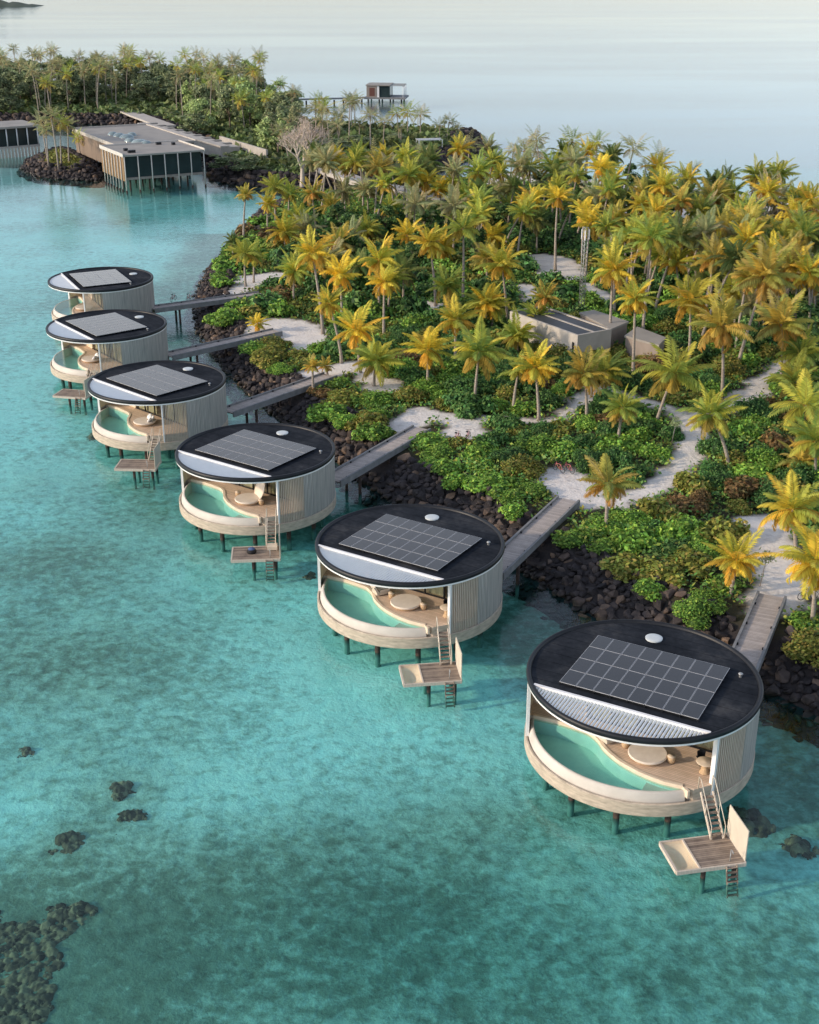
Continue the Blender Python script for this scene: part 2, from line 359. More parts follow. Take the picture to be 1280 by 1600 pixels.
SPIT = P([(34, 264), (60, 277), (110, 281), (152, 284), (165, 262), (120, 238), (75, 240), (45, 250)])
def inside(poly, X, Y):
    r = np.zeros(X.shape, bool); n = len(poly)
    for i in range(n):
        x1, y1 = poly[i]; x2, y2 = poly[(i+1) % n]
        c = ((y1 > Y) != (y2 > Y)); t = (x2-x1)*(Y-y1)/((y2-y1) or 1e-9)+x1
        r ^= c & (X < t)
    return r
def segdist(pts, X, Y, closed=True):
    d = np.full(X.shape, 1e9); n = len(pts)
    for i in range(n if closed else n-1):
        x1, y1 = pts[i]; x2, y2 = pts[(i+1) % n]; dx, dy = x2-x1, y2-y1; L = dx*dx+dy*dy or 1e-9
        t = np.clip(((X-x1)*dx+(Y-y1)*dy)/L, 0, 1)
        d = np.minimum(d, np.hypot(X-x1-t*dx, Y-y1-t*dy))
    return d
def sdist(poly, X, Y):
    d = segdist(poly, X, Y); return np.where(inside(poly, X, Y), d, -d)
def vnoise(X, Y, s, seed=0):
    """smooth value noise"""
    r = np.random.default_rng(seed); T = r.random((64, 64)); x, y = X/s, Y/s
    i, j = np.floor(x).astype(int), np.floor(y).astype(int); u, v = x-i, y-j; u = u*u*(3-2*u); v = v*v*(3-2*v)
    g = lambda a, b: T[a % 64, b % 64]
    return (g(i, j)*(1-u)+g(i+1, j)*u)*(1-v)+(g(i, j+1)*(1-u)+g(i+1, j+1)*u)*v
# sandy paths: (photo points, width in metres)
PATHS = [([(862, 742), (880, 765), (920, 782), (965, 783), (1008, 774), (1045, 748), (1072, 718), (1086, 682), (1078, 652), (1045, 638), (1000, 628), (955, 614), (925, 606)], 3.2),
         ([(880, 745), (900, 765)], 5.5),
         ([(1085, 650), (1130, 640), (1165, 620), (1200, 592), (1240, 560)], 3.6),
         ([(925, 608), (900, 636), (868, 655), (820, 658), (760, 656), (720, 655)], 2.6),
         ([(632, 668), (660, 648), (700, 655), (728, 664), (722, 680)], 4.4),
         ([(478, 592), (520, 578), (555, 572), (585, 588), (600, 604)], 5.0),
         ([(388, 514), (430, 506), (470, 512), (480, 535)], 6.5),
         ([(1180, 818), (1200, 846), (1222, 880), (1222, 920), (1205, 942)], 4.6),
         ([(1240, 880), (1262, 915)], 4.0),
         ([(650, 478), (668, 480)], 6), ([(850, 405), (872, 415), (880, 430)], 8), ([(820, 448), (832, 468)], 3),
         ([(400, 436), (426, 432)], 7), ([(345, 464), (372, 452), (400, 440)], 3.5), ([(1215, 590), (1180, 620)], 2),
         ([(1040, 330), (1120, 330), (1200, 330), (1300, 345)], 22), ([(918, 445), (935, 460), (955, 470)], 3)]
PATHW = [(P(p, 2.05), w) for p, w in PATHS]
def pathdist(X, Y):
    d = np.full(X.shape, 1e9)
    for p, w in PATHW: d = np.minimum(d, segdist(p, X, Y, False)-w/2+.25)
    return d
BRID = []
for cx_, cy_, a_ in ((-42.1, 170.34, -63.4), (-36.03, 146.4, -52.0), (-26.02, 124.52, -42.7), (-13.6, 104.35, -35.0), (.03, 85.04, -32.1), (14.13, 65.85, -28.8)):
    a_ = radians(a_); BRID.append([(cx_+x_*cos(a_)-y_*sin(a_), cy_+x_*sin(a_)+y_*cos(a_)) for x_, y_ in ((3.85, 5.75), (2.65, 22.3))])
def bridgedist(X, Y): return np.minimum.reduce([segdist(b, X, Y, False) for b in BRID])
def land_z(d, X, Y):
    z = np.clip(d/4.6, -.6, 1)*2.0
    z = np.where(d < 0, np.maximum(-2.6, d*.95), z)
    return z+np.where(d > 4, (vnoise(X, Y, 6, 3)-.5)*.25, 0)
def sand_mat():
    m, nt, b = mat('coral_sand'); v = coords(nt, 'Object')
    a = N(nt, 'ShaderNodeAttribute', attribute_name='col')
    f = noise(nt, v, .8, 8, .65)
    sr = ramp(nt, f, [(.28, (.56, .51, .47)), (.45, (.72, .67, .62)), (.72, (.82, .77, .72))])
    dr = ramp(nt, noise(nt, v, .5, 6), [(.3, (.030, .035, .018)), (.7, (.085, .070, .045))])
    mx = N(nt, 'ShaderNodeMix', data_type='RGBA'); sp = N(nt, 'ShaderNodeSeparateColor'); nt.links.new(a.outputs['Color'], sp.inputs[0])
    nt.links.new(sp.outputs[0], mx.inputs['Factor']); nt.links.new(dr.outputs[0], mx.inputs['A']); nt.links.new(sr.outputs[0], mx.inputs['B'])
    m2 = N(nt, 'ShaderNodeMix', data_type='RGBA'); m2.inputs['B'].default_value = (.045, .040, .040, 1)
    nt.links.new(sp.outputs[1], m2.inputs['Factor']); nt.links.new(mx.outputs['Result'], m2.inputs['A'])
    nt.links.new(m2.outputs['Result'], b.inputs['Base Color']); b.inputs['Roughness'].default_value = .95; b.inputs['Specular IOR Level'].default_value = .1
    bp = N(nt, 'ShaderNodeBump', Strength=.7, Distance=.15); nt.links.new(noise(nt, v, 2.5, 6), bp.inputs['Height']); nt.links.new(bp.outputs[0], b.inputs['Normal'])
    return m
M['sand'] = sand_mat()
def make_land(name, poly, step, x0, x1, y0, y1, far=False, sandy=0.0):
    xs = np.arange(x0, x1, step); ys = np.arange(y0, y1, step); X, Y = np.meshgrid(xs, ys)
    d = sdist(poly, X, Y); Z = land_z(d, X, Y)
    ok = d > -7
    pd = pathdist(X, Y) if not far else np.full(X.shape, 9.)
    pn = pd+(vnoise(X, Y, 1.3, 5)-.5)*1.6
    sand = np.clip(.5-pn/.8, 0, 1); sand = np.maximum(sand, sandy)
    rock = np.clip((5.0+(vnoise(X, Y, 2, 8)-.5)*2-d)/1.0, 0, 1)*np.clip((d+3.8)/1.2, 0, 1)
    if not far: rock = np.where((Y > 230) & (X > 15), 0, rock); sand = np.where((Y > 235) & (d < 16) & (X > 15), 1, sand)
    idx = -np.ones(X.shape, int); use = np.zeros(X.shape, bool)
    q = ok[:-1, :-1] & ok[1:, :-1] & ok[:-1, 1:] & ok[1:, 1:]
    for a in (slice(0, -1), slice(1, None)):
        for b in (slice(0, -1), slice(1, None)): use[a, b] |= q
    idx[use] = np.arange(use.sum())
    Vv = np.stack([X[use], Y[use], Z[use]], 1)
    Fq = np.stack([idx[:-1, :-1][q], idx[:-1, 1:][q], idx[1:, 1:][q], idx[1:, :-1][q]], 1)
    c = np.stack([sand[use], rock[use], 0*sand[use]], 1)
    me = np_mesh(name, Vv, Fq, M['sand'], c, True)
    o = bpy.data.objects.new(name, me); COL.objects.link(o); tag(o, kind='structure'); return o
make_land('island_ground', SHORE, .5, -45, 135, 55, 330)
make_land('far_island_ground', FARI, 2.0, -230, 60, 230, 640, True)
make_land('spit_ground', SPIT, 1.2, -110, -50, 270, 360, True)

# ---------------------------------------------------------------- sea and sea bed
def bed_mat():
    m, nt, b = mat('sea_bed_sand'); v = coords(nt, 'Object')
    big = noise(nt, v, .022, 4, .5); mid = noise(nt, coords(nt, 'Object', (1, 1.15, 1)), .20, 8, .65, .2); fine = noise(nt, v, 1.1, 6, .7)
    a = N(nt, 'ShaderNodeAttribute', attribute_name='col'); sp = N(nt, 'ShaderNodeSeparateColor'); nt.links.new(a.outputs['Color'], sp.inputs[0])
    sandc = ramp(nt, fine, [(.28, (.66, .74, .68)), (.5, (.82, .86, .79)), (.75, (.92, .92, .87))])
    weed = ramp(nt, fine, [(.3, (.34, .28, .21)), (.55, (.60, .54, .43)), (.8, (.80, .74, .62))])
    ad = N(nt, 'ShaderNodeMath', operation='MULTIPLY_ADD'); ad.inputs[1].default_value = .52; nt.links.new(mid, ad.inputs[0]); nt.links.new(sp.outputs[0], ad.inputs[2])
    fm = N(nt, 'ShaderNodeMath', operation='MULTIPLY_ADD'); fm.inputs[1].default_value = .55; nt.links.new(fine, fm.inputs[0]); nt.links.new(ad.outputs[0], fm.inputs[2])
    fac = ramp(nt, fm.outputs[0], [(.50, (0,)*3), (1.15, (.9,)*3)])
    fac.color_ramp.elements[1].position = 1.0
    mx = N(nt, 'ShaderNodeMix', data_type='RGBA'); nt.links.new(fac.outputs[0], mx.inputs['Factor']); nt.links.new(sandc.outputs[0], mx.inputs['A']); nt.links.new(weed.outputs[0], mx.inputs['B'])
    # ragged dark coral growth strewn over the sand
    vd = noise(nt, coords(nt, 'Object', (1, 1.15, 1)), 1.0, 9, .70, .3); ve = noise(nt, v, .07, 3)
    va = N(nt, 'ShaderNodeMath', operation='MULTIPLY_ADD'); va.inputs[1].default_value = .55; nt.links.new(ve, va.inputs[0]); nt.links.new(vd, va.inputs[2])
    wa = N(nt, 'ShaderNodeMath', operation='MULTIPLY_ADD'); wa.inputs[1].default_value = .28; nt.links.new(sp.outputs[0], wa.inputs[0]); nt.links.new(va.outputs[0], wa.inputs[2])
    vr = ramp(nt, wa.outputs[0], [(.76, (1, 1, 1)), (1.02, (.48, .47, .43))])
    mv = N(nt, 'ShaderNodeMix', data_type='RGBA', blend_type='MULTIPLY'); nt.links.new(mx.outputs['Result'], mv.inputs['A']); nt.links.new(vr.outputs[0], mv.inputs['B']); mv.inputs['Factor'].default_value = 1
    mfar = N(nt, 'ShaderNodeMix', data_type='RGBA'); mfar.inputs['B'].default_value = (.92, .44, .46, 1); nt.links.new(sp.outputs[2], mfar.inputs['Factor']); nt.links.new(mv.outputs['Result'], mfar.inputs['A'])
    mx = mfar
    m2 = N(nt, 'ShaderNodeMix', data_type='RGBA', blend_type='MULTIPLY'); m2.inputs['Factor'].default_value = 1
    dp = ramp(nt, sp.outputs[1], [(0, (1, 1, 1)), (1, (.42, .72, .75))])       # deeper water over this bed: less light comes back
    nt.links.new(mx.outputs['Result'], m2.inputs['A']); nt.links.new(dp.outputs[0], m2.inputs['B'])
    nt.links.new(m2.outputs['Result'], b.inputs['Base Color']); b.inputs['Roughness'].default_value = 1; b.inputs['Specular IOR Level'].default_value = 0
    bp = N(nt, 'ShaderNodeBump', Strength=.45, Distance=.4)
    hh = N(nt, 'ShaderNodeMath', operation='MULTIPLY_ADD'); hh.inputs[1].default_value = 2.0; nt.links.new(mid, hh.inputs[0]); nt.links.new(fine, hh.inputs[2])
    nt.links.new(hh.outputs[0], bp.inputs['Height']); nt.links.new(bp.outputs[0], b.inputs['Normal'])
    return m
M['bed'] = bed_mat()
def blob(X, Y, px, py, rx, ry, rot=0):
    """soft patch of reef, centre and radii in metres on the bed"""
    cx, cy = at(px, py, -1.55); dx, dy = X-cx, Y-cy; c, s = cos(rot), sin(rot)
    q = ((dx*c+dy*s)/rx)**2+((-dx*s+dy*c)/ry)**2
    return np.exp(-q)
def make_bed():
    def grid(xs, ys):
        X, Y = np.meshgrid(xs, ys); return X, Y
    xs = np.concatenate([np.array([-14000, -6000, -2500, -1200, -600, -350]), np.arange(-220, 160, 1.6), np.array([200, 350, 700, 1500, 3000, 7000, 14000])])
    ys = np.concatenate([np.array([-400, -100, 0, 15]), np.arange(25, 330, 1.6), np.array([345, 370, 400, 450, 520, 620, 800, 1100, 1600, 2500, 5000, 9000, 16000, 30000])])
    X, Y = grid(xs, ys)
    n1 = vnoise(X, Y, 9, 11); n2 = vnoise(X, Y, 3.1, 12); n3 = vnoise(X, Y, 22, 13)
    weed = .12*n3+.0*X
    for p in ((620, 1420, 13, 8, .2, .42), (880, 1560, 12, 6, 0, .35), (330, 1560, 7, 5, 0, .25), (150, 1180, 9, 5, .4, .25), (60, 1060, 8, 6, .3, .30), (60, 880, 7, 7, .3, .28),
              (120, 1000, 14, 12, .3, .28), (300, 1350, 9, 6, .2, .20), (240, 820, 9, 9, .2, .18), (180, 1250, 3, 2, .3, .30), (110, 1330, 3, 2, .3, .30), (50, 1530, 7, 7, 0, .9), (150, 1500, 5, 4, .3, .35), (230, 1580, 5, 3, .1, .3), (740, 1290, 8, 3, .2, .25), (1230, 1480, 8, 5, 0, .22), (60, 760, 9, 6, 0, .2),
              (1180, 1300, 4, 3, 0, .3), (30, 480, 10, 9, 0, .1)):
        weed = weed+p[5]*blob(X, Y, *p[:5])
    d = sdist(SHORE, X, Y); weed = weed+.55*np.clip(1-(-d-6)/5, 0, 1)*(Y < 240)
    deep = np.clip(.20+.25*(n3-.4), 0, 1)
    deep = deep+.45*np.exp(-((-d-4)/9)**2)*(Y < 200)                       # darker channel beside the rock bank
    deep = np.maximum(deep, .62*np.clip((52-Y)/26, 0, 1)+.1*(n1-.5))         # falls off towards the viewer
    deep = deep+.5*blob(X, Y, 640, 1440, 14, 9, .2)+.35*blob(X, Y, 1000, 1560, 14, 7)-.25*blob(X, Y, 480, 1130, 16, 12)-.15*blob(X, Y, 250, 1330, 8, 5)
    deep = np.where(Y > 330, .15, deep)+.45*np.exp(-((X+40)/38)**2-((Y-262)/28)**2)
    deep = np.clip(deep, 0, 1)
    Z = -1.2+.22*(n1-.5)+.2*(n2-.5)
    Z = np.where((Y > 325) | (X < -218) | (X > 158) | (Y < 22), -2.9, Z)
    ny, nx = X.shape; idx = np.arange(nx*ny).reshape(ny, nx)
    Fq = np.stack([idx[:-1, :-1].ravel(), idx[:-1, 1:].ravel(), idx[1:, 1:].ravel(), idx[1:, :-1].ravel()], 1)
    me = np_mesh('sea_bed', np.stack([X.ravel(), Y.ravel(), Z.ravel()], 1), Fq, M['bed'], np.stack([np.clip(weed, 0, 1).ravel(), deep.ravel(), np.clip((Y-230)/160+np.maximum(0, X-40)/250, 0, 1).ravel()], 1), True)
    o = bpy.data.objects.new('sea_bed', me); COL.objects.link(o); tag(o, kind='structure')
make_bed()
sea = MB(); sea.add([(-16000, -600, 0), (16000, -600, 0), (16000, 32000, 0), (-16000, 32000, 0)], [(0, 1, 2, 3)]).build('sea_water', M['sea']); tag(bpy.data.objects['sea_water'], kind='structure')

# ---------------------------------------------------------------- plants: shared meshes
def palette_mix(cols, n, rng):
    cols = np.array(cols); i = rng.integers(0, len(cols), n); j = rng.integers(0, len(cols), n); t = rng.random((n, 1))
    return cols[i]*t+cols[j]*(1-t)
PAL = {'golden': [(.64, .50, .06), (.54, .47, .07), (.40, .41, .06), (.62, .41, .06), (.26, .31, .06), (.36, .38, .06)],
       'yellow-green': [(.42, .43, .07), (.26, .34, .07), (.50, .45, .07), (.17, .26, .06), (.20, .29, .07), (.32, .36, .07)],
       'dark green': [(.085, .15, .045), (.12, .18, .055), (.15, .19, .06), (.20, .21, .06)],
       'orange-tinged': [(.46, .35, .07), (.32, .33, .07), (.50, .34, .07), (.22, .26, .07), (.28, .31, .07), (.36, .29, .09)],
       'grey-green': [(.27, .31, .16), (.22, .28, .14), (.36, .36, .18), (.38, .33, .18)]}
OLD = {'golden': (.52, .24, .035), 'yellow-green': (.40, .22, .05), 'dark green': (.16, .13, .05), 'orange-tinged': (.46, .20, .05), 'grey-green': (.22, .16, .08)}
def crown_mesh(name, kind, seed, nf=26, nl=19):
    r = np.random.default_rng(seed); V = []; Fc = []; C = []
    for k in range(nf):
        age = (k+.5)/nf                         # 0 = young and upright, 1 = old and hanging
        a = k*2.399963+r.normal(0, .2)
        e0 = radians(84-112*age**.85+r.normal(0, 12)); L = (2.7+.9*sin(pi*min(1, age+.25)))*r.uniform(.72, 1.15)
        droop = radians(r.uniform(45, 115))*(0.5+.5*age)
        out = np.array([cos(a), sin(a), 0]); up = np.array([0, 0, 1.]); side = np.array([-sin(a), cos(a), 0])
        twist = r.normal(0, .35)
        n = nl+1; t = np.linspace(0, 1, n); ang = e0-droop*t**1.5; ds = L/(n-1)
        pts = [np.array([cos(a)*.12, sin(a)*.12, .1])]; dirs = []
        for q in range(n):
            dv = out*cos(ang[q])+up*sin(ang[q]); dirs.append(dv); pts.append(pts[-1]+dv*ds)
        base = palette_mix(PAL[kind], 1, r)[0]
        if age > .78: base = base*.4+np.array(OLD[kind])*.6*r.uniform(.6, 1.1)
        # midrib
        o = len(V)
        for q in range(n):
            w = .05*(1-.8*t[q]); V += [pts[q]+side*w, pts[q]-side*w]; C += [base*np.array([1.1, .95, .8])]*2
        for q in range(n-1): Fc.append((o+2*q, o+2*q+1, o+2*q+3, o+2*q+2))
        for q in range(2, n):
            tt = t[q]; ll = (.95*(sin(pi*min(1, .14+.86*tt))**.6)*(1-.35*tt)+.12)*r.uniform(.85, 1.1)
            nrm = np.cross(dirs[q], side); nrm = nrm*np.sign(nrm[2] or 1)
            for sg in (-1, 1):
                fold = .35+.35*age+r.normal(0, .1)+sg*twist*.4
                d = side*sg*.80+dirs[q]*(.50+.4*tt)-nrm*fold*.55-up*.22*age
                d = d/np.linalg.norm(d); p0 = pts[q]; w = dirs[q]*(.095+.035*r.random())
                tip = p0+d*ll-up*.16*ll*ll; mid = p0+d*ll*.5-up*.03
                o = len(V); V += [p0-w*.6, mid-w, tip, mid+w]
                sh = r.uniform(.78, 1.2); cc = base*sh; tipc = cc*np.array([1.12, .97, .8])
                C += [cc, cc, tipc, cc]; Fc.append((o, o+1, o+2, o+3))
    # nuts and the fibrous heart under the leaves
    for k in range(7):
        a = r.uniform(0, 2*pi); c = np.array([cos(a)*.26, sin(a)*.26, -.12-.15*r.random()]); o = len(V)
        for vv in ((1, 0, 0), (0, 1, 0), (-1, 0, 0), (0, -1, 0), (0, 0, 1), (0, 0, -1)): V.append(c+np.array(vv)*.15); C.append(np.array((.40, .20, .04)))
        for f in ((0, 1, 4, 4), (1, 2, 4, 4), (2, 3, 4, 4), (3, 0, 4, 4), (1, 0, 5, 5), (2, 1, 5, 5), (3, 2, 5, 5), (0, 3, 5, 5)): Fc.append(tuple(o+x for x in f))
    me = bpy.data.meshes.new(name); me.from_pydata([tuple(p) for p in V], [], [f if f[2] != f[3] else f[:3] for f in Fc]); me.materials.append(M['frond'])
    at_ = me.color_attributes.new('col', 'FLOAT_COLOR', 'POINT'); c4 = np.ones((len(V), 4), np.float32); c4[:, :3] = np.array(C); at_.data.foreach_set('color', c4.ravel())
    me.update(); return me
CROWN = {k: [crown_mesh('crown', k, 100+17*i+3*j, nf=(26, 32, 21, 28)[j]) for j in range(4)] for i, k in enumerate(PAL)}
FARCROWN = [crown_mesh('crown', 'grey-green', 300+j, 20, 9) for j in range(3)]+[crown_mesh('crown', 'yellow-green', 310, 20, 9)]
_pk = [0]
def palm(base, top, kind, label, group, size=1.0, far=False, rad=None):
    root = empty('palm_tree', base, 0, label, 'palm', group)
    b, t = Vector(base), Vector(top); Lv = t-b; h = Lv.length
    mid = Lv*.5+Vector((-Lv.x*.22, -Lv.y*.22, 0))+Vector((random.uniform(-.03, .03)*h, random.uniform(-.03, .03)*h, 0))
    n = 5 if far else 9; pts = []; rr = []
    r0 = rad or (.13+.005*h)
    for k in range(n):
        s = k/(n-1); p = mid*(2*s*(1-s))+Lv*(s*s); pts.append(p); rr.append(r0*(1.25-.25*s if s > .02 else 1.7)*(1-.38*s))
    mb = MB(); mb.tube([Vector((0, 0, -.4))]+pts[1:] if True else pts, rr, 5 if far else 8)
    mb.build('trunk', M['trunk'], root)
    _pk[0] += 1
    me = random.choice(FARCROWN) if far else CROWN[kind][_pk[0] % 4]
    s = size*random.uniform(.90, 1.12)
    lean = Vector((Lv.x/h, Lv.y/h, 0))*.7
    link('crown', me, root, Lv, (lean.y*-.6+random.uniform(-.12, .12), lean.x*.6+random.uniform(-.12, .12), random.uniform(0, 6.28)), (s, s, s*random.uniform(.9, 1.1)))
    return root

def leaf_cloud(centers, radii, nleaf, size, cols, rng, core=True, squash=1.0, up=.35, corecol=(.012, .02, .008)):
    """many small leaf faces over a set of lumps, darker solid cores inside block the view"""
    centers = np.array(centers, float); radii = np.array(radii, float); w = radii**2/np.sum(radii**2)
    i = rng.choice(len(centers), nleaf, p=w); d = rng.normal(size=(nleaf, 3)); d[:, 2] = np.abs(d[:, 2])*.9+d[:, 2]*.1*0-.15; d /= np.linalg.norm(d, axis=1)[:, None]
    rad = radii[i]*(rng.random(nleaf)**.28)*rng.uniform(.9, 1.12, nleaf)
    c = centers[i]+d*rad[:, None]*np.array([1, 1, squash])
    nrm = d*.75+rng.normal(size=(nleaf, 3))*.55; nrm[:, 2] += up; nrm /= np.linalg.norm(nrm, axis=1)[:, None]
    t = np.cross(nrm, rng.normal(size=(nleaf, 3))); t /= np.linalg.norm(t, axis=1)[:, None]; b = np.cross(nrm, t)
    s = (size*rng.uniform(.6, 1.3, nleaf))[:, None]
    V = np.stack([c-t*s, c-b*s*.55+nrm*s*.12, c+t*s, c+b*s*.55+nrm*s*.12], 1).reshape(-1, 3)
    colv = palette_mix(cols, nleaf, rng)*rng.uniform(.65, 1.3, (nleaf, 1))
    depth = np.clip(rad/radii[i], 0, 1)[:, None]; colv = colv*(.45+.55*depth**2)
    lump = rng.uniform(.72, 1.25, len(centers))[i][:, None]; colv = colv*lump
    C = np.repeat(colv, 4, 0); Fq = np.arange(nleaf*4).reshape(-1, 4)
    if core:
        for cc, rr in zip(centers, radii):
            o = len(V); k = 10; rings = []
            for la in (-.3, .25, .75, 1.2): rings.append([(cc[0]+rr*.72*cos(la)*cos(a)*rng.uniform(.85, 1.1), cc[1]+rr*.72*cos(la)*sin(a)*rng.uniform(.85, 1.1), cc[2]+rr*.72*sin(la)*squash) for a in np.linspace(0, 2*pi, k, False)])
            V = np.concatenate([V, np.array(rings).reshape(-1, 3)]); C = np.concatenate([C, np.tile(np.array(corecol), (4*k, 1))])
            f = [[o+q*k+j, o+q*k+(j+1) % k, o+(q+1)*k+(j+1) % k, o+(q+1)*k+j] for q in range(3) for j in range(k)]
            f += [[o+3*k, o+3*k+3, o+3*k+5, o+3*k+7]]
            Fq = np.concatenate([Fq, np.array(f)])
    return V, Fq, C
SHR = {'bright green': [(.15, .32, .05), (.21, .39, .06), (.32, .43, .07), (.12, .25, .045)],
       'dark green': [(.055, .155, .045), (.08, .20, .055), (.115, .235, .06), (.16, .25, .07)],
       'olive': [(.21, .25, .045), (.30, .28, .055), (.15, .21, .045), (.34, .26, .07)],
       'russet brown': [(.24, .14, .06), (.17, .12, .05), (.29, .17, .065), (.12, .12, .045)]}
SHRUB = {}
for i, (k, cols) in enumerate(SHR.items()):
    SHRUB[k] = []
    for j in range(3):
        r = np.random.default_rng(500+10*i+j); n = 9
        cs = [(0, 0, .30)]+[(cos(a)*rr, sin(a)*rr, r.uniform(.08, .42)) for a, rr in zip(r.uniform(0, 6.28, n), r.uniform(.35, .80, n))]
        rs = [.62]+list(r.uniform(.24, .50, n))
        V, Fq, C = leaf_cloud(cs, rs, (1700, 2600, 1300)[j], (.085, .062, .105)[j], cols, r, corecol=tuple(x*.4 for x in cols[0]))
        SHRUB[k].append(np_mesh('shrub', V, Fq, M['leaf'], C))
# ground cover leaves, one mass
def undergrowth(name, poly, x0, x1, y0, y1, dens, size, cols, seed, dmin, ymax_path=True, h=.55):
    r = np.random.default_rng(seed); n = int((x1-x0)*(y1-y0)*dens)
    X = r.uniform(x0, x1, n); Y = r.uniform(y0, y1, n)
    d = sdist(poly, X, Y); ok = d > dmin+(vnoise(X, Y, 2.2, 21)-.5)*2.5
    if ymax_path: ok &= (bridgedist(X, Y) > 1.35) & (pathdist(X, Y)+(vnoise(X, Y, 1.3, 5)-.5)*1.6+(vnoise(X, Y, .5, 6)-.5)*.8 > r.normal(.12, .28, n)) & ~((Y > 232) & (d < 16) & (X > 15))
    zc = Y*cos(TH)+H*sin(TH); u = 640+F*X/zc; ok &= (u > -60) & (u < 1340)
    X, Y, d = X[ok], Y[ok], d[ok]; n = len(X); Z = land_z(d, X, Y)+r.random(n)**1.5*h*(.5+vnoise(X, Y, 3, 31)*1.6)
    nrm = r.normal(size=(n, 3))*.6; nrm[:, 2] += .8; nrm /= np.linalg.norm(nrm, axis=1)[:, None]
    t = np.cross(nrm, r.normal(size=(n, 3))); t /= np.linalg.norm(t, axis=1)[:, None]; b = np.cross(nrm, t)
    s = (size*r.uniform(.6, 1.3, n)*(1+Y/400))[:, None]; c = np.stack([X, Y, Z], 1)
    V = np.stack([c-t*s, c-b*s*.6, c+t*s, c+b*s*.6], 1).reshape(-1, 3)
    cl = palette_mix(cols, n, r)*r.uniform(.6, 1.3, (n, 1))*(.55+.9*vnoise(X, Y, 5, 41))[:, None]
    me = np_mesh(name, V, np.arange(4*n).reshape(-1, 4), M['under'], np.repeat(cl, 4, 0))
    o = bpy.data.objects.new(name, me); COL.objects.link(o); return o
tag(undergrowth('undergrowth', SHORE, -35, 95, 70, 300, 14, .17, SHR['dark green']+SHR['bright green'][:1]+SHR['olive'][:2], 77, 5.0),
    'low leafy ground cover between the shrubs on the palm island', 'ground cover', None, 'stuff')
tag(undergrowth('undergrowth', FARI, -180, 40, 260, 480, 2.2, .5, [(.09, .14, .05), (.13, .18, .06), (.16, .18, .07)], 78, 6.0, False, 1.4),
    'dark ground cover on the far island behind the restaurant', 'ground cover', None, 'stuff')
tag(undergrowth('grass', SPIT, -105, -50, 270, 350, 5, .3, [(.16, .17, .04), (.12, .15, .035), (.20, .18, .05)], 79, 4.2, False, .12),
    'yellowish lawn on the small rocky spit beside the restaurant', 'grass', None, 'stuff')

# ---------------------------------------------------------------- boulders
def rock_mesh(name, seed):
    r = random.Random(seed); bm = bmesh.new(); sx, sy, sz = r.uniform(.8, 1.15), r.uniform(.7, 1.0), r.uniform(.55, .85)
    for k in range(14):
        v = Vector((r.gauss(0, 1), r.gauss(0, 1), r.gauss(0, 1))).normalized()*r.uniform(.85, 1.08); bm.verts.new((v.x*sx*.5, v.y*sy*.5, v.z*sz*.5))
    g = bmesh.ops.convex_hull(bm, input=bm.verts[:]); bmesh.ops.delete(bm, geom=[e for e in g['geom_interior'] if isinstance(e, bmesh.types.BMVert)], context='VERTS')
    bmesh.ops.bevel(bm, geom=bm.edges[:], offset=.018, segments=1, affect='EDGES')
    me = bpy.data.meshes.new(name); bm.to_mesh(me); bm.free(); me.materials.append(M['rock']); return me
ROCK = [rock_mesh('boulder', 40+k) for k in range(9)]
ROCKV = []
for me in ROCK:
    me.calc_loop_triangles()
    ROCKV.append((np.array([v.co[:] for v in me.vertices]), np.array([t.vertices[:] for t in me.loop_triangles])))
def rot_rand(r):
    return Matrix.Rotation(r.uniform(0, 6.28), 3, 'Z') @ Matrix.Rotation(r.uniform(-.5, .5), 3, 'X') @ Matrix.Rotation(r.uniform(-.5, .5), 3, 'Y')
def scatter_rocks(poly, d0, d1, sp, smin, smax, xr, yr, seed, cond=None):
    r = random.Random(seed); out = []; cell = {}
    n = int((xr[1]-xr[0])*(yr[1]-yr[0])/sp**2*16); rg = np.random.default_rng(seed)
    X = rg.uniform(*xr, n); Y = rg.uniform(*yr, n); d = sdist(poly, X, Y)+(vnoise(X, Y, 3, 8)-.5)*1.6
    ok = (d > d0) & (d < d1)
    if poly is SHORE: ok &= ~((d > 1.8) & (bridgedist(X, Y) < 1.9))
    if cond is not None: ok &= cond(X, Y)
    Z = land_z(sdist(poly, X, Y), X, Y)
    for x, y, z in zip(X[ok], Y[ok], Z[ok]):
        u, v = pix(x, y, z)
        if not (-40 < u < 1320 and v < 1640): continue
        s = r.uniform(smin, smax)*(1.25 if r.random() < .15 else 1); g = (int(x/sp), int(y/sp))
        if any((x-a)**2+(y-b)**2 < (sp*.50*(s+c)/(smin+smax))**2 for i in (-1, 0, 1) for j in (-1, 0, 1) for a, b, c in cell.get((g[0]+i, g[1]+j), ())): continue
        cell.setdefault(g, []).append((x, y, s)); out.append((x, y, z+s*.10, s))
    return out
def rock_stuff(name, lst, label, seed, m=None):
    r = random.Random(seed); Vs = []; Ts = []; tone = []; o = 0
    for x, y, z, s in lst:
        V, T = ROCKV[r.randrange(len(ROCKV))]; R = np.array(rot_rand(r)); q = V @ R.T*s+np.array((x, y, z)); Vs.append(q); Ts.append(T+o); o += len(V); tone += [r.random()]*len(V)
    me = np_mesh(name, np.concatenate(Vs), np.concatenate(Ts), m or M['rock'])
    a = me.attributes.new('tone', 'FLOAT', 'POINT'); a.data.foreach_set('value', np.array(tone, np.float32))
    ob = bpy.data.objects.new(name, me); COL.objects.link(ob); tag(ob, label, 'rocks', None, 'stuff')
rk = scatter_rocks(SHORE, -2.6, 5.2, 1.0, .70, 1.45, (-42, 62), (46, 275), 5, lambda X, Y: (Y < 225) | (X < 15))
hidden = []          # rocks right under the villas' view are kept; sort by size on the picture
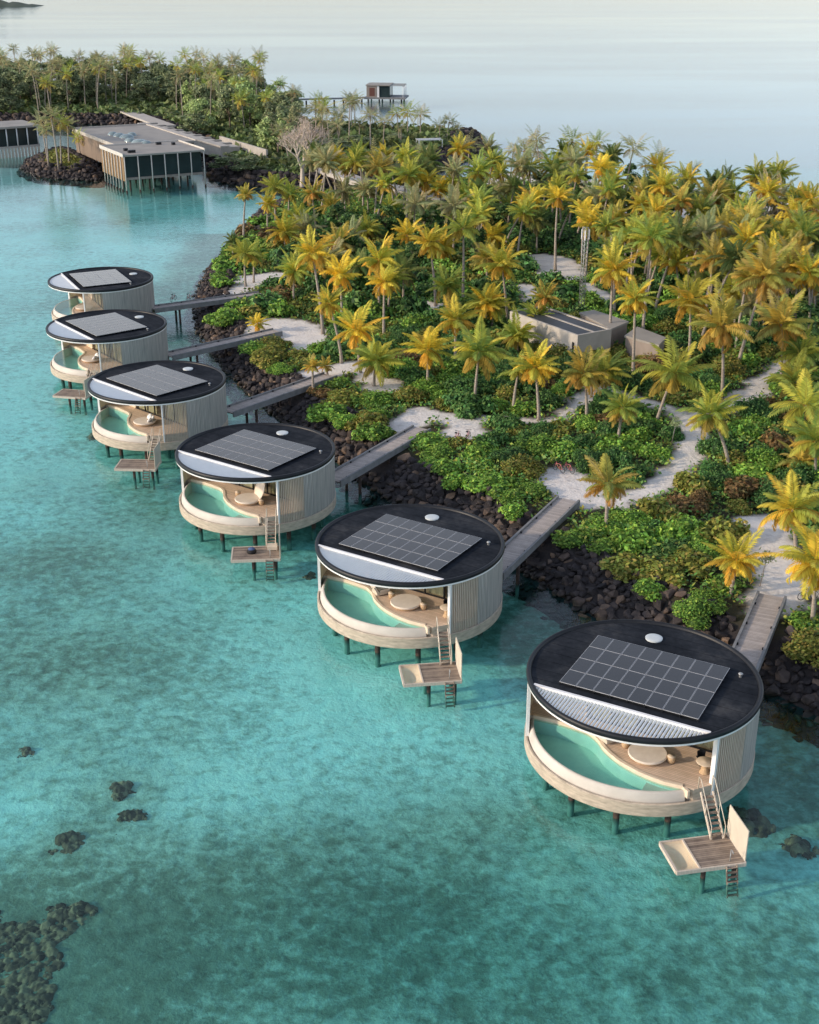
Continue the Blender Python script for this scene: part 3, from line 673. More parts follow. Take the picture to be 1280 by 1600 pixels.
rk.sort(key=lambda q: -(q[3]/hypot(q[0], q[1])) if q[2] > -.25 else 1)
rr_ = random.Random(9)
for k, (x, y, z, s) in enumerate(rk[:290]):
    o = link('boulder', ROCK[k % len(ROCK)], None, (x, y, z), rot_rand(rr_).to_euler(), (s, s, s))
    u, v = pix(x, y, z)
    zone = 'bank right of the nearest villa' if u > 1190 else 'bank between the two nearest villas' if u > 800 else 'bank behind the second nearest villa'
    tag(o, 'dark angular boulder in the rock '+zone, 'boulder', 'boulders of the rock '+zone)
rock_stuff('boulders', rk[290:], 'dark boulders of the rock bank further along the island and under water', 3)
rk2 = scatter_rocks(FARI, -1.5, 6.5, 2.2, 1.6, 2.6, (-190, 45), (265, 480), 15, lambda X, Y: (Y < 460))
rk2 += scatter_rocks(SPIT, -1.0, 5.0, 1.6, 1.2, 2.0, (-110, -50), (270, 350), 16)
rock_stuff('boulders', rk2, 'dark boulders edging the far island and its spit', 4)

# coral on the bed: fields of rounded lumps
def dome_field(name, X, Y, mask, n, rmin, rmax, z0, lift, seed):
    """height field of many rounded coral lumps inside a mask (signed distance, metres)"""
    r = np.random.default_rng(seed); Hh = np.full(X.shape, -1.0); T = np.zeros(X.shape); st = X[0, 1]-X[0, 0]; x0, y0 = X[0, 0], Y[0, 0]; ny, nx = X.shape; k = 0; tr = 0
    while k < n and tr < n*30:
        tr += 1; i, j = r.integers(0, ny), r.integers(0, nx)
        if mask[i, j] < 0: continue
        k += 1; rr = r.uniform(rmin, rmax)*(1 if r.random() < .8 else 1.5)*min(1, .45+mask[i, j]/.8); w = int(rr/st)+1; a, b, c, d = max(0, i-w), min(ny, i+w+1), max(0, j-w), min(nx, j+w+1)
        q = 1-((X[a:b, c:d]-X[i, j])**2+(Y[a:b, c:d]-Y[i, j])**2)/rr**2; h = np.sqrt(np.clip(q, 0, 1))*rr*r.uniform(.5, .9)+lift*min(1, mask[i, j]/.8)*r.uniform(.3, 1)
        h = np.where(q > 0, h, -1); up = h > Hh[a:b, c:d]; Hh[a:b, c:d] = np.where(up, h, Hh[a:b, c:d]); T[a:b, c:d] = np.where(up, r.random(), T[a:b, c:d])
    Hh = Hh+.10*(vnoise(X, Y, .13, 61)-.5)+.14*(vnoise(X, Y, .30, 62)-.5)
    ok = Hh > -.4; qd = ok[:-1, :-1] & ok[1:, :-1] & ok[:-1, 1:] & ok[1:, 1:]; use = np.zeros(X.shape, bool); idx = -np.ones(X.shape, int)
    for a in (slice(0, -1), slice(1, None)):
        for b in (slice(0, -1), slice(1, None)): use[a, b] |= qd
    idx[use] = np.arange(use.sum()); Fq = np.stack([idx[:-1, :-1][qd], idx[:-1, 1:][qd], idx[1:, 1:][qd], idx[1:, :-1][qd]], 1)
    me = np_mesh(name, np.stack([X[use], Y[use], z0+Hh[use]], 1), Fq, M['coral'], None, True)
    a = me.attributes.new('tone', 'FLOAT', 'POINT'); a.data.foreach_set('value', (T[use]*.9).astype(np.float32)); return me
def coral_head(px, py, r, seed, label):
    x, y = at(px, py, -1.4); g = np.arange(-2.2*r, 2.2*r, .05); X, Y = np.meshgrid(g, g); a = seed*1.7; c, s_ = cos(a), sin(a)
    mask = (1-np.sqrt(((X*c+Y*s_)/(1.15*r))**2+((-X*s_+Y*c)/(.75*r))**2)+(vnoise(X+9, Y+seed, .5*r, 60+seed)-.5)*.8)*r
    me = dome_field('coral_head', X, Y, mask, int(60+40*r), .07*r+.04, .30*r, 0, .40*r, seed); o = link('coral_head', me, None, (x, y, -1.27)); tag(o, label, 'coral head'); return o
for k, (px, py, r, lab) in enumerate([
    (190, 1243, 1.0, 'wide brown coral head under clear water left of the picture middle'), (206, 1280, .8, 'small round coral head just below the wide brown one'),
    (112, 1322, 1.0, 'dark coral head above the big reef corner'), (84, 1340, .6, 'small dark coral lump left of the dark coral head above the reef'),
    (40, 1180, .6, 'lone coral lump near the left edge of the lagoon'), (178, 1312, .4, 'tiny coral lump beside the dark coral head above the reef'),
    (1166, 1292, 1.35, 'large submerged rock behind the nearest swim platform screen'), (1150, 1272, .7, 'small submerged rock touching the large one behind the nearest screen'),
    (1250, 1333, 1.1, 'flat dark submerged rock at the right edge of the lagoon'), (485, 905, .8, 'dark submerged rock left of the second nearest villa'), (125, 1428, .9, 'coral knob at the upper tip of the big reef corner'),
    (146, 687, .9, 'dim coral head in the water left of the third farthest villa')]):
    coral_head(px, py, r, k+1, lab)
def reef_mass():
    """ragged field of coral in the shallow corner"""
    X, Y = np.meshgrid(np.arange(-26, -6, .06), np.arange(34, 55, .06))
    edge = P([(-160, 1450), (-20, 1428), (60, 1432), (90, 1412), (130, 1424), (150, 1418), (146, 1440), (118, 1462), (112, 1480), (128, 1500), (104, 1530), (112, 1560), (80, 1590), (72, 1680), (-160, 1760)], -1.4)
    mask = sdist(edge, X, Y)+(vnoise(X, Y, .9, 51)-.5)*1.2
    me = dome_field('coral_reef', X, Y, mask, 6000, .05, .25, -1.38, .22, 5); o = bpy.data.objects.new('coral_reef', me); COL.objects.link(o)
    tag(o, 'brown coral reef under shallow water in the lower left corner', 'coral reef', None, 'stuff')
reef_mass()

# ---------------------------------------------------------------- the round villas
VILLA = [None, (-42.1, 170.34, -63.4), (-36.03, 146.4, -52.0), (-26.02, 124.52, -42.7), (-13.6, 104.35, -35.0), (.03, 85.04, -32.1), (14.13, 65.85, -28.8)]
ORD = [None, 'the farthest villa', 'the second farthest villa', 'the third farthest villa', 'the third nearest villa', 'the second nearest villa', 'the nearest villa']
R = 7.0
def arc(r, a0, a1, n): return [(r*cos(radians(a0+(a1-a0)*k/n)), r*sin(radians(a0+(a1-a0)*k/n))) for k in range(n+1)]
def catmull(pts, n=6):
    out = []; q = [pts[0]]+pts+[pts[-1]]
    for i in range(1, len(q)-2):
        for k in range(n):
            t = k/n; out.append(tuple(.5*(2*q[i][c]+(q[i+1][c]-q[i-1][c])*t+(2*q[i-1][c]-5*q[i][c]+4*q[i+1][c]-q[i+2][c])*t*t+(3*q[i][c]-q[i-1][c]-3*q[i+1][c]+q[i+2][c])*t**3) for c in (0, 1)))
    return out+[pts[-1]]
SC = catmull([(-6.15, -2.12), (-5.6, -2.08), (-4.7, -1.98), (-3.4, -2.05), (-2.4, -2.2), (-1.6, -2.72), (-.95, -3.4), (0.0, -4.05), (.8, -4.42), (1.8, -4.73), (2.9, -4.90), (3.95, -4.85), (4.25, -4.78)])
def ribbon(line, w, z0, z1, mb):
    n = len(line); L = []; Rr = []
    for k in range(n):
        a = line[max(0, k-1)]; b = line[min(n-1, k+1)]; dx, dy = b[0]-a[0], b[1]-a[1]; l = hypot(dx, dy); nx, ny = -dy/l*w/2, dx/l*w/2
        L.append((line[k][0]+nx, line[k][1]+ny)); Rr.append((line[k][0]-nx, line[k][1]-ny))
    vs = [(x, y, z) for z in (z0, z1) for x, y in L+Rr]; m = 2*n
    fs = []
    for k in range(n-1):
        fs += [(m+k, m+k+1, m+n+k+1, m+n+k), (k, k+1, m+k+1, m+k), (n+k, n+k+1, m+n+k+1, m+n+k)]
    fs += [(0, m, m+n, n), (n-1, m+n-1, m+2*n-1, 2*n-1)]
    mb.add(vs, fs)
def make_villa():
    t = empty('round_villa', (0, 0, 0))
    # drum the house stands on
    mb = MB(); mb.lathe([(0.01, 1.2), (6.6, 1.2), (6.98, 1.22), (7.0, 1.3), (7.0, 2.03), (6.97, 2.06), (6.86, 2.06), (6.86, 1.60), (0.01, 1.60)], 120, sm=False); b = mb.build('base', M['base'], t)
    # curved overflow rim of the pool
    mb = MB(); mb.lathe([(6.44, 1.61), (6.44, 2.61), (6.46, 2.635), (6.54, 2.64), (6.58, 2.62), (6.66, 2.50), (6.74, 2.28), (6.77, 2.14), (6.78, 2.075), (6.78, 1.61)], 80, radians(-162), radians(-48), caps=True, closed=True)
    o = mb.build('pool_rim', M['rim'], t); smooth_angle(o.data)
    # pool: floor, shallow shelf, water
    poolp = SC+[p for p in arc(6.44, -48.5, -161, 40)]
    mb = MB(); mb.add([(x, y, 1.64) for x, y in poolp], [list(range(len(poolp)))]); mb.build('pool_floor', M['tiles'], t)
    shp = [p for p in SC if p[0] > 2.0]+[p for p in arc(6.41, -48.5, -70, 12)]
    MB().prism(shp, 1.66, 2.40).build('pool_shelf', M['rim'], t)
    mb = MB(); mb.add([(x, y, 2.61) for x, y in poolp], [list(range(len(poolp)))]); mb.build('pool_water', M['poolwater'], t)
    # timber terrace
    dk = SC[:]+[p for p in arc(6.84, -44, 199, 110)]
    MB().prism(dk, 1.62, 2.80, 1, 0).build('terrace_deck', [M['deck'], M['base']], t)
    mb = MB(); ribbon([(x, y-.03) for x, y in SC], .03, 1.645, 2.50, mb); mb.build('pool_wall', M['tiles'], t)
    mb = MB(); ribbon([(x, y+.09) for x, y in SC], .2, 2.5, 2.85, mb); mb.bar((4.25, -4.72, 2.55), (4.72, -5.05, 2.55), .16, .5); mb.build('pool_coping', M['coping'], t)
    # round outer wall with upright boards
    mb = MB(); mb.lathe([(6.88, 2.07), (6.88, 6.05), (6.80, 6.05), (6.80, 2.81)], 140, radians(-13), radians(208), caps=True, sm=True)
    for k in range(166):
        a = radians(-12.5+220.0*k/165); M4 = Matrix.Rotation(a, 4, 'Z'); mb.box(6.879, 6.95, -.042, .042, 2.075, 6.04, 0, M4)
    o = mb.build('outer_wall', M['timber'], t); smooth_angle(o.data)
    mb = MB(); mb.lathe([(6.79, 2.82), (6.79, 6.02)], 30, radians(176), radians(207.5)); mb.build('wall_lining', M['inwall'], t)
    # open screen of upright fins
    mb = MB()
    for k in range(15):
        a = radians(-32.2+18.4*k/14); mb.box(6.74, 6.93, -.027, .027, 2.07, 6.04, 0, Matrix.Rotation(a, 4, 'Z'))
    mb.build('fin_screen', M['fin'], t)
    mb = MB(); mb.box(6.62, 6.95, -.07, .07, 2.07, 6.04, 0, Matrix.Rotation(radians(-33.6), 4, 'Z')); mb.build('end_post', M['white'], t)
    mb = MB(); mb.box(6.76, 6.96, -.07, .07, 2.07, 6.04, 0, Matrix.Rotation(radians(208.8), 4, 'Z')); mb.build('end_post', M['white'], t)
    # rooms behind the terrace
    MB().box(-6.72, -3.2, -.72, -.58, 2.81, 6.02).build('inner_wall', M['inwall'], t)
    xs = [-3.2, -1.55, .1, 1.75, 3.4, 5.05, 6.66]
    mb = MB(); mb.box(-3.2, 6.66, -.74, -.60, 5.86, 6.02); mb.box(-3.2, 6.66, -.74, -.60, 2.805, 2.88)
    for x in xs[1:]: mb.box(x-.045, x+.045, -.74, -.60, 2.88, 5.86)
    mb.build('door_frame', M['dark'], t)
    pm = MB().box(-.75, .75, -.012, .012, 2.90, 5.85).mesh('glass_door', M['glass'])
    cm = MB(); cv = []
    for k in range(41):
        x = -.72+1.44*k/40; cv.append((x, .05*sin(k*1.9)))
    cm.add([(x, y, z) for z in (2.83, 5.85) for x, y in cv], [(k, k+1, 42+k, 41+k) for k in range(40)], 0, True)
    cmesh = cm.mesh('curtain', M['curtain'])
    for k in range(6):
        xm = (xs[k]+xs[k+1])/2
        link('glass_door', pm, t, (xm, -.67, 0))
        if k != 2: link('curtain', cmesh, t, (xm, -.35, 0))
    # roof
    ch = 4.06; rp = [p for p in arc(6.75, -37, 217, 110)]
    mb = MB(); mb.prism(rp, 6.06, 6.30); mb.build('roof', M['membrane'], t)
    MB().prism([(x*.995, y*.995) for x, y in rp], 6.03, 6.055).build('ceiling', M['inwall'], t)
    mb = MB(); mb.lathe([(6.74, 6.10), (7.0, 6.10), (7.05, 6.16), (7.05, 6.34), (7.01, 6.42), (6.93, 6.46), (6.86, 6.46), (6.80, 6.41), (6.74, 6.32)], 140, closed=True); o = mb.build('roof_rim', M['dark'], t); smooth_angle(o.data, 50)
    mb = MB(); mb.lathe([(6.70, 5.98), (7.0, 5.98), (7.0, 6.097), (6.70, 6.097)], 140, closed=True, sm=False); mb.build('soffit_ring', M['white'], t)
    # white louvred corner of the roof
    mb = MB(); mb.box(-5.36, 5.36, -4.26, -4.08, 6.06, 6.44); mb.build('roof_beam', M['white'], t)
    mb = MB(); x = -5.1
    while x < 5.15:
        y1 = -sqrt(6.74**2-x*x)
        if y1 < -4.32:
            M4 = Matrix.Translation((x, 0, 6.27)) @ Matrix.Rotation(radians(45), 4, 'Y'); mb.box(-.066, .066, y1, -4.262, -.02, .02, 0, M4)
        x += .215
    mb.build('louvre_blades', M['louvre'], t)
    # solar array
    MBs = MB()
    for yy in (-3.35, -2.2, -1.72, -.58, -.1, 1.04, 1.52, 2.66): MBs.box(-4.15, 4.45, yy, yy+.05, 6.44, 6.50)
    for xx in np.linspace(-4.05, 4.35, 9):
        for yy in (-3.3, -1.0, 1.0, 2.7): MBs.box(xx-.03, xx+.03, yy-.03, yy+.03, 6.30, 6.44)
    sa = MBs.build('solar_array', M['dark'], t)
    pw, ph = 1.064, 1.615; mb = MB(); mb.box(-pw/2+.015, pw/2-.015, -ph/2+.015, ph/2-.015, 6.502, 6.535, 1); mb.box(-pw/2+.04, pw/2-.04, -ph/2+.04, ph/2-.04, 6.536, 6.54, 0)
    pm = mb.mesh('solar_panel', [M['cell'], M['alu']])
    for i in range(8):
        for j in range(4): link('solar_panel', pm, sa, (-4.1+pw*(i+.5), -3.4+ph*(j+.5)+.03, 0))
    # skylight, vent
    mb = MB(); mb.lathe([(.54, 6.30), (.54, 6.375), (.50, 6.375)], 28, c=(-.95, 4.75)); mb.lathe([(.55, 6.38), (.48, 6.405), (.3, 6.42), (.01, 6.425)], 28, c=(-.95, 4.75)); mb.build('skylight', M['skylight'], t)
    mb = MB(); mb.lathe([(.09, 6.30), (.09, 6.48), (.15, 6.50), (.12, 6.56), (.01, 6.57)], 14, c=(5.15, 2.75)); mb.build('roof_vent', M['steel'], t)
    mb = MB().tube([(5.05, 2.75, -1), (5.05, 2.75, -2)], .01, 4)
    # piles
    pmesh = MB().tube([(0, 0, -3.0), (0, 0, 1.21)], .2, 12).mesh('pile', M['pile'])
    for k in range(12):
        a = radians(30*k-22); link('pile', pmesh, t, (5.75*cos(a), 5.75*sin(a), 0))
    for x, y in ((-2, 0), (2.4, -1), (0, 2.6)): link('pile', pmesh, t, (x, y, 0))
    return t
def make_stair():
    t = empty('stair', (0, 0, 0)); a = Vector((5.62, -4.62, 2.80)); b = Vector((6.86, -6.24, 1.08)); d = (b-a); side = Vector((d.y, -d.x, 0)).normalized()*-.36
    for s in (-1, 1): MB().bar(a+side*s, b+side*s, .06, .2).build('stringer', M['fin'], t)
    mb = MB()
    for k in range(1, 9):
        p = a+d*(k/9); mb.bar(p-side*.9, p+side*.9, .2, .045)
    mb.build('treads', M['old_deck'], t)
    for s in (-1, 1):
        q = side*s*1.12; u = Vector((0, 0, .85)); e = -d.normalized()*.4; e.z = 0
        mb = MB(); mb.tube([a+q+e, a+q+e+u, a+q+u, b+q+u, b+q], .03, 6); mb.tube([a+q+d*.5, a+q+d*.5+u], .025, 6); mb.build('handrail', M['cream'], t)
    return t
PL0 = Vector((4.18, -7.92, 0)); PU = Vector((.770, .638, 0)); PV = Vector((.638, -.770, 0))
def plat(u, v, z): return PL0+PU*u+PV*v+Vector((0, 0, z))
def make_platform(screen=True, net=True):
    """local axes: x along the long side, y towards the open sea"""
    t = empty('swim_platform', (0, 0, 0)); Lx, Ly = 3.85, 2.45
    n0 = 1.32 if net else .02
    MB().box(n0, Lx, -.0, Ly, .92, 1.0).build('deck', M['old_deck'], t)
    mb = MB(); mb.box(-.08, Lx+.06, -.1, .0, .78, 1.01); mb.box(-.08, Lx+.06, Ly, Ly+.1, .78, 1.01); mb.box(-.12, 0.0, 0, Ly, .78, 1.012); mb.box(Lx+.002, Lx+.1, 0, Ly, .78, 1.0)
    if net: mb.box(1.22, 1.318, 0, Ly, .78, 1.03)
    mb.build('frame', M['fin'], t)
    if net:
        mb = MB(); n = 12; vs = []
        for j in range(n+1):
            for i in range(n+1):
                x, y = i/n, j/n; vs.append((.0+1.22*x, Ly*y, .96-.42*(sin(pi*x)*sin(pi*y))))
        mb.add(vs, [(j*(n+1)+i, j*(n+1)+i+1, (j+1)*(n+1)+i+1, (j+1)*(n+1)+i) for j in range(n) for i in range(n)], 0, True); mb.build('net', M['net'], t)
    if screen: MB().box(Lx+.02, Lx+.075, .0, Ly-.05, 1.03, 3.0).build('privacy_screen', M['cream'], t)
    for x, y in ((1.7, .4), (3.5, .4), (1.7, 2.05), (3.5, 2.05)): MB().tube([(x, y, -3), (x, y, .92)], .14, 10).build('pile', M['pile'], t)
    mb = MB()
    for x in (2.75, 3.35): mb.bar((x, Ly+.14, 1.0), (x, Ly+.62, -.75), .06, .10)
    for k in range(7):
        f = (k+.5)/7; mb.bar((2.75, Ly+.14+.48*f, 1.0-1.75*f), (3.35, Ly+.14+.48*f, 1.0-1.75*f), .16, .04)
    mb.build('ladder', M['old_deck'], t)
    mb = MB(); mb.tube([(3.1, Ly-.25, 1.0), (3.1, Ly-.25, 1.75), (3.1, Ly-.12, 1.8), (3.1, Ly+.05, 1.7)], .03, 6); mb.build('grab_rail', M['steel'], t)
    return t
def make_bridge():
    t = empty('footbridge', (0, 0, 0)); L = 16.4
    MB().box(-.95, .95, 0, L, 2.32, 2.44).build('deck', M['bridge_deck'], t)
    for s in (-1, 1): MB().box(s*1.0-.09, s*1.0+.09, 0, L, 2.0, 2.62).build('side_beam', M['bridge_side'], t)
    mb = MB()
    for k in range(5):
        for s in (-1, 1): mb.box(s*.86-.05, s*.86+.05, 1.2+3.3*k, 1.32+3.3*k, 2.441, 2.60)
    mb.build('deck_lights', M['dark'], t)
    for y in (3.6, 8.8):
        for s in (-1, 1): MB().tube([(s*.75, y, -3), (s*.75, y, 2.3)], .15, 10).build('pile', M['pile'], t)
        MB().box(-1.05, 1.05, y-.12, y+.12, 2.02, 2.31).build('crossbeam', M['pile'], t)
    return t
def round_cushion(mb, r, z0, z1, c=(0, 0), n=40, mi=0):
    mb.lathe([(.01, z0), (r*.96, z0), (r, z0+.04), (r, z1-.05), (r*.97, z1-.01), (.01, z1)], n, c=c, mi=mi)
def make_daybed(style):
    t = empty('daybed', (0, 0, 0))
    mb = MB(); mb.lathe([(.01, 0), (.9, 0), (.98, .05), (1.02, .20), (.01, .20)], 44); mb.build('base', M['rattan'], t)
    mb = MB(); round_cushion(mb, 1.15, .201, .37, n=44); [None for _ in ()]; o = mb.build('mattress', M['sofa'], t); smooth_angle(o.data, 35)
    if style == 'hood':
        mb = MB(); M4 = Matrix.Translation((0, .95, .45)) @ Matrix.Rotation(radians(68), 4, 'X'); n = 36; vs = []; fs = []
        for q, (r_, z_) in enumerate(((.01, .12), (.5, .10), (.85, .03), (1.0, -.03), (1.0, -.09), (.5, .03), (.01, .05))):
            for k in range(n): vs.append(M4 @ Vector((r_*cos(2*pi*k/n), r_*sin(2*pi*k/n)+.55, -z_)))
        for q in range(6):
            for k in range(n): fs.append((q*n+k, q*n+(k+1) % n, (q+1)*n+(k+1) % n, (q+1)*n+k))
        mb.add(vs, fs, 0, True); mb.build('hood', M['sofa'], t)
    if style == 'pillows':
        for k, (x, y, a) in enumerate(((-.55, .55, .5), (.1, .75, -.1), (.6, .4, -.6))):
            mb = MB(); mb.lathe([(.01, -.12), (.25, -.1), (.36, 0), (.25, .1), (.01, .12)], 18)
            link('pillow', mb.mesh('pillow', M['white']), t, (x, y, .53), (.9, 0, a))
    return t
def make_stool(h=.45, r=.24):
    t = empty('side_table', (0, 0, 0)); mb = MB(); mb.lathe([(.01, 0), (r*.8, 0), (r, h*.4), (r*.95, h-.05), (r*.9, h-.03)], 22); mb.build('body', M['rattan'], t)
    mb = MB(); mb.lathe([(.01, h-.03), (r, h-.03), (r+.01, h), (.01, h+.01)], 22); mb.build('top', M['tabletop'], t); return t
def make_table():
    t = empty('dining_table', (0, 0, 0)); mb = MB(); mb.lathe([(.01, .69), (.50, .69), (.54, .72), (.50, .75), (.05, .75), (.045, .752), (.01, .752)], 32); mb.build('tabletop', M['tabletop'], t)
    mb = MB(); mb.lathe([(.01, 0), (.32, 0), (.30, .04), (.24, .12), (.20, .4), (.26, .685)], 26); mb.build('pedestal', M['rattan'], t); return t
def make_chair():
    t = empty('chair', (0, 0, 0)); mb = MB(); mb.box(-.25, .25, -.24, .24, .40, .47); mb.build('seat', M['black'], t)
    mb = MB(); mb.lathe([(.27, .47), (.31, .80), (.28, .80), (.24, .47)], 16, radians(20), radians(160), closed=True, caps=True); mb.build('backrest', M['black'], t)
    for x in (-.2, .2):
        for y in (-.2, .2): MB().bar((x, y, 0), (x*.9, y*.9, .40), .04).build('leg', M['dark'], t)
    return t
def make_lounge():
    t = empty('lounge_chair', (0, 0, 0)); mb = MB(); mb.box(-.42, .42, -.55, .55, .08, .30); mb.build('base', M['cream'], t)
    mb = MB(); mb.box(-.40, .40, -.52, .30, .301, .44); mb.build('seat_cushion', M['sofa'], t)
    mb = MB(); M4 = Matrix.Translation((0, .36, .30)) @ Matrix.Rotation(radians(-28), 4, 'X'); mb.box(-.40, .40, 0, .16, 0, .62, 0, M4); mb.build('back_cushion', M['sofa'], t); return t
villa0 = make_villa(); stair0 = make_stair(); bridge0 = make_bridge(); stool0 = make_stool(); table0 = make_table(); chair0 = make_chair(); lounge0 = make_lounge()
plat_full = make_platform(True, True); plat_plain = make_platform(True, False)
beds = {k: make_daybed(k) for k in ('flat', 'hood', 'pillows')}
used = set()
def inst(proto, loc, rz, label, cat, group):
    o = proto if proto.name not in used else copy_tree(proto)
    used.add(proto.name); o.location = loc; o.rotation_euler = (0, 0, rz); return tag(o, label, cat, group)
LAB = [None,
  'round timber-clad water villa with dark roof and solar panels, farthest in the row', 'round water villa with pale-looking solar roof, second farthest in the row',
  'round water villa with curved plunge pool and solar roof, third farthest in the row', 'round water villa with hooded daybed on its terrace, third nearest in the row',
  'round water villa with flat daybed and wave-edged pool, second nearest in the row', 'largest-looking round water villa at lower right, with black roof and louvred corner']
for i in range(1, 7):
    cx, cy, a = VILLA[i]; ar = radians(a); who = ORD[i]
    W2 = lambda x, y, z=0: (cx+x*cos(ar)-y*sin(ar), cy+x*sin(ar)+y*cos(ar), z)
    inst(villa0, (cx, cy, 0), ar, LAB[i], 'villa', 'round water villas in a row')
    inst(bridge0, W2(3.85, 5.75), ar+radians(4.2), 'grey timber walkway joining '+who+' to the island', 'footbridge', 'walkways from the villas to the island')
    if i >= 2:
        inst(stair0, (cx, cy, 0), ar, 'steep open stair from the terrace of '+who+' down to its platform', 'stair', 'stairs down to the swim platforms')
        pp = PL0; pr_ = plat_full if i >= 5 else plat_plain
        o = inst(pr_, W2(pp.x, pp.y), ar+atan2(PU.y, PU.x), 'weathered timber swim platform in the water below '+who, 'swim platform', 'swim platforms')
        # the y axis of the platform runs towards the open sea
        o.scale = (1, -1, 1)
    st = {1: 'flat', 2: 'pillows', 3: 'pillows', 4: 'hood', 5: 'flat', 6: 'flat'}[i]
    inst(beds[st], W2(1.55, -3.0, 2.81), ar+radians(-30 if st != 'flat' else 10), 'round cream daybed '+{'flat': '', 'hood': 'with raised hood ', 'pillows': 'with pillows '}[st]+'on the terrace of '+who, 'daybed', 'round daybeds')
    if i >= 4:
        inst(stool0, W2(2.95, -2.85, 2.81), 0, 'small woven drum side table right of the daybed at '+who, 'side table', 'woven side tables')
        inst(stool0, W2(.05, -2.62, 2.81), 0, 'small woven drum side table left of the daybed at '+who, 'side table', 'woven side tables')
    if i in (5, 6):
        inst(lounge0, W2(-1.05, -2.35, 2.81), ar+radians(150), 'cream cushioned lounge chair by the pool curve of '+who, 'lounge chair', 'lounge chairs')
        inst(table0, W2(4.95, -2.85, 2.81), 0, 'round pedestal dining table at the end of the terrace of '+who, 'table', 'terrace dining tables')
        inst(chair0, W2(4.55, -2.15, 2.81), ar+radians(45), 'black chair pushed to the dining table of '+who+', left one', 'chair', 'terrace chairs')
        inst(chair0, W2(5.3, -2.0, 2.81), ar+radians(-10), 'black chair pushed to the dining table of '+who+', right one', 'chair', 'terrace chairs')
    if i == 4:
        u = PL0+PU*3.25+PV*.55; v = W2(u.x, u.y, 1.0)
        t = empty('ottoman', v, ar+atan2(PU.y, PU.x), 'square cream ottoman at the foot of the stair of the third nearest villa', 'ottoman')
        MB().box(-.42, .42, -.42, .42, .08, .36).build('cushion', M['cream'], t)
        for sx in (-1, 1):
            for sy in (-1, 1): MB().box(sx*.36-.03, sx*.36+.03, sy*.36-.03, sy*.36+.03, 0, .079).build('leg', M['fin'], t)
        u = PL0+PU*1.55+PV*1.15; v = W2(u.x, u.y, 1.0)
        mb = MB(); mb.lathe([(.01, 0), (.36, 0), (.42, .12), (.34, .30), (.16, .40), (.01, .42)], 14); t = mb.build('bundle', M['black'], None, v)
        tag(t, 'small dark bundle with blue cloth lying on the platform of the third nearest villa', 'bundle')
        mb = MB(); mb.lathe([(.30, .345), (.26, .40), (.12, .46), (.01, .47)], 12); mb.build('cloth', M['bluecloth'], t)

# ---------------------------------------------------------------- bicycles
def make_bike():
    t = empty('bicycle', (0, 0, 0))
    mb = MB(); P_ = {'r': (-.52, 0, .33), 'bb': (-.08, 0, .30), 'seat': (-.22, 0, .78), 'head': (.36, 0, .72), 'f': (.52, 0, .33)}
    for a, b in (('r', 'bb'), ('r', 'seat'), ('bb', 'seat'), ('bb', 'head'), ('seat', 'head'), ('head', 'f')): mb.tube([P_[a], P_[b]], .025, 6)
    mb.tube([(.36, 0, .72), (.32, 0, .92)], .022, 6); mb.build('frame', M['pinkpaint'], t)
    MB().tube([(.22, -.30, .98), (.32, -.1, .93), (.32, .1, .93), (.22, .30, .98)], .022, 6).build('handlebar', M['dark'], t)
    mb = MB(); mb.tube([(-.22, 0, .78), (-.24, 0, .90)], .022, 6); mb.box(-.38, -.10, -.09, .09, .90, .97); mb.build('saddle', M['black'], t)
    for x in (-.52, .52):
        mb = MB(); n = 28; vs = []; fs = []
        for k in range(n):
            a = 2*pi*k/n
            for q in range(5): b_ = 2*pi*q/5; rr = .31+.028*cos(b_); vs.append((x+rr*cos(a), .028*sin(b_), .33+rr*sin(a)))
        fs = [(k*5+q, ((k+1) % n)*5+q, ((k+1) % n)*5+(q+1) % 5, k*5+(q+1) % 5) for k in range(n) for q in range(5)]
        mb.add(vs, fs, 0, True); w = mb.build('wheel', M['tyre'], t)
        mb = MB()
        for k in range(10): a = pi*k/5; mb.tube([(x, 0, .33), (x+.30*cos(a), 0, .33+.30*sin(a))], .006, 4, cap=False)
        mb.build('spokes', M['steel'], w)
    return t
bk = make_bike()
for k, (px, py, rz, lab) in enumerate([(714, 688, 1.1, 'pink bicycle parked on sand by the third nearest walkway, left one'), (731, 686, 1.2, 'pink bicycle parked on sand by the third nearest walkway, right one'),
        (873, 736, 2.2, 'pink bicycle parked under shrubs by the second nearest walkway, left one'), (888, 737, 2.2, 'pink bicycle parked under shrubs by the second nearest walkway, right one'),
        (1262, 936, .2, 'bicycle parked behind the leaning palm at the right edge by the nearest walkway')]):
    inst(bk, (*at(px, py, 2.1), 2.06), rz, lab, 'bicycle', 'parked bicycles')
for px, rz, lab in ((271, 1.2, 'bicycle standing on the farthest walkway, left of two'), (295, 1.3, 'bicycle standing on the farthest walkway, right of two')):
    cx, cy, a = VILLA[1]; f = (px-255)/95
    x, y = at(px, 469 if px > 280 else 470, 2.44); inst(bk, (x, y, 2.44), rz, lab, 'bicycle', 'parked bicycles')

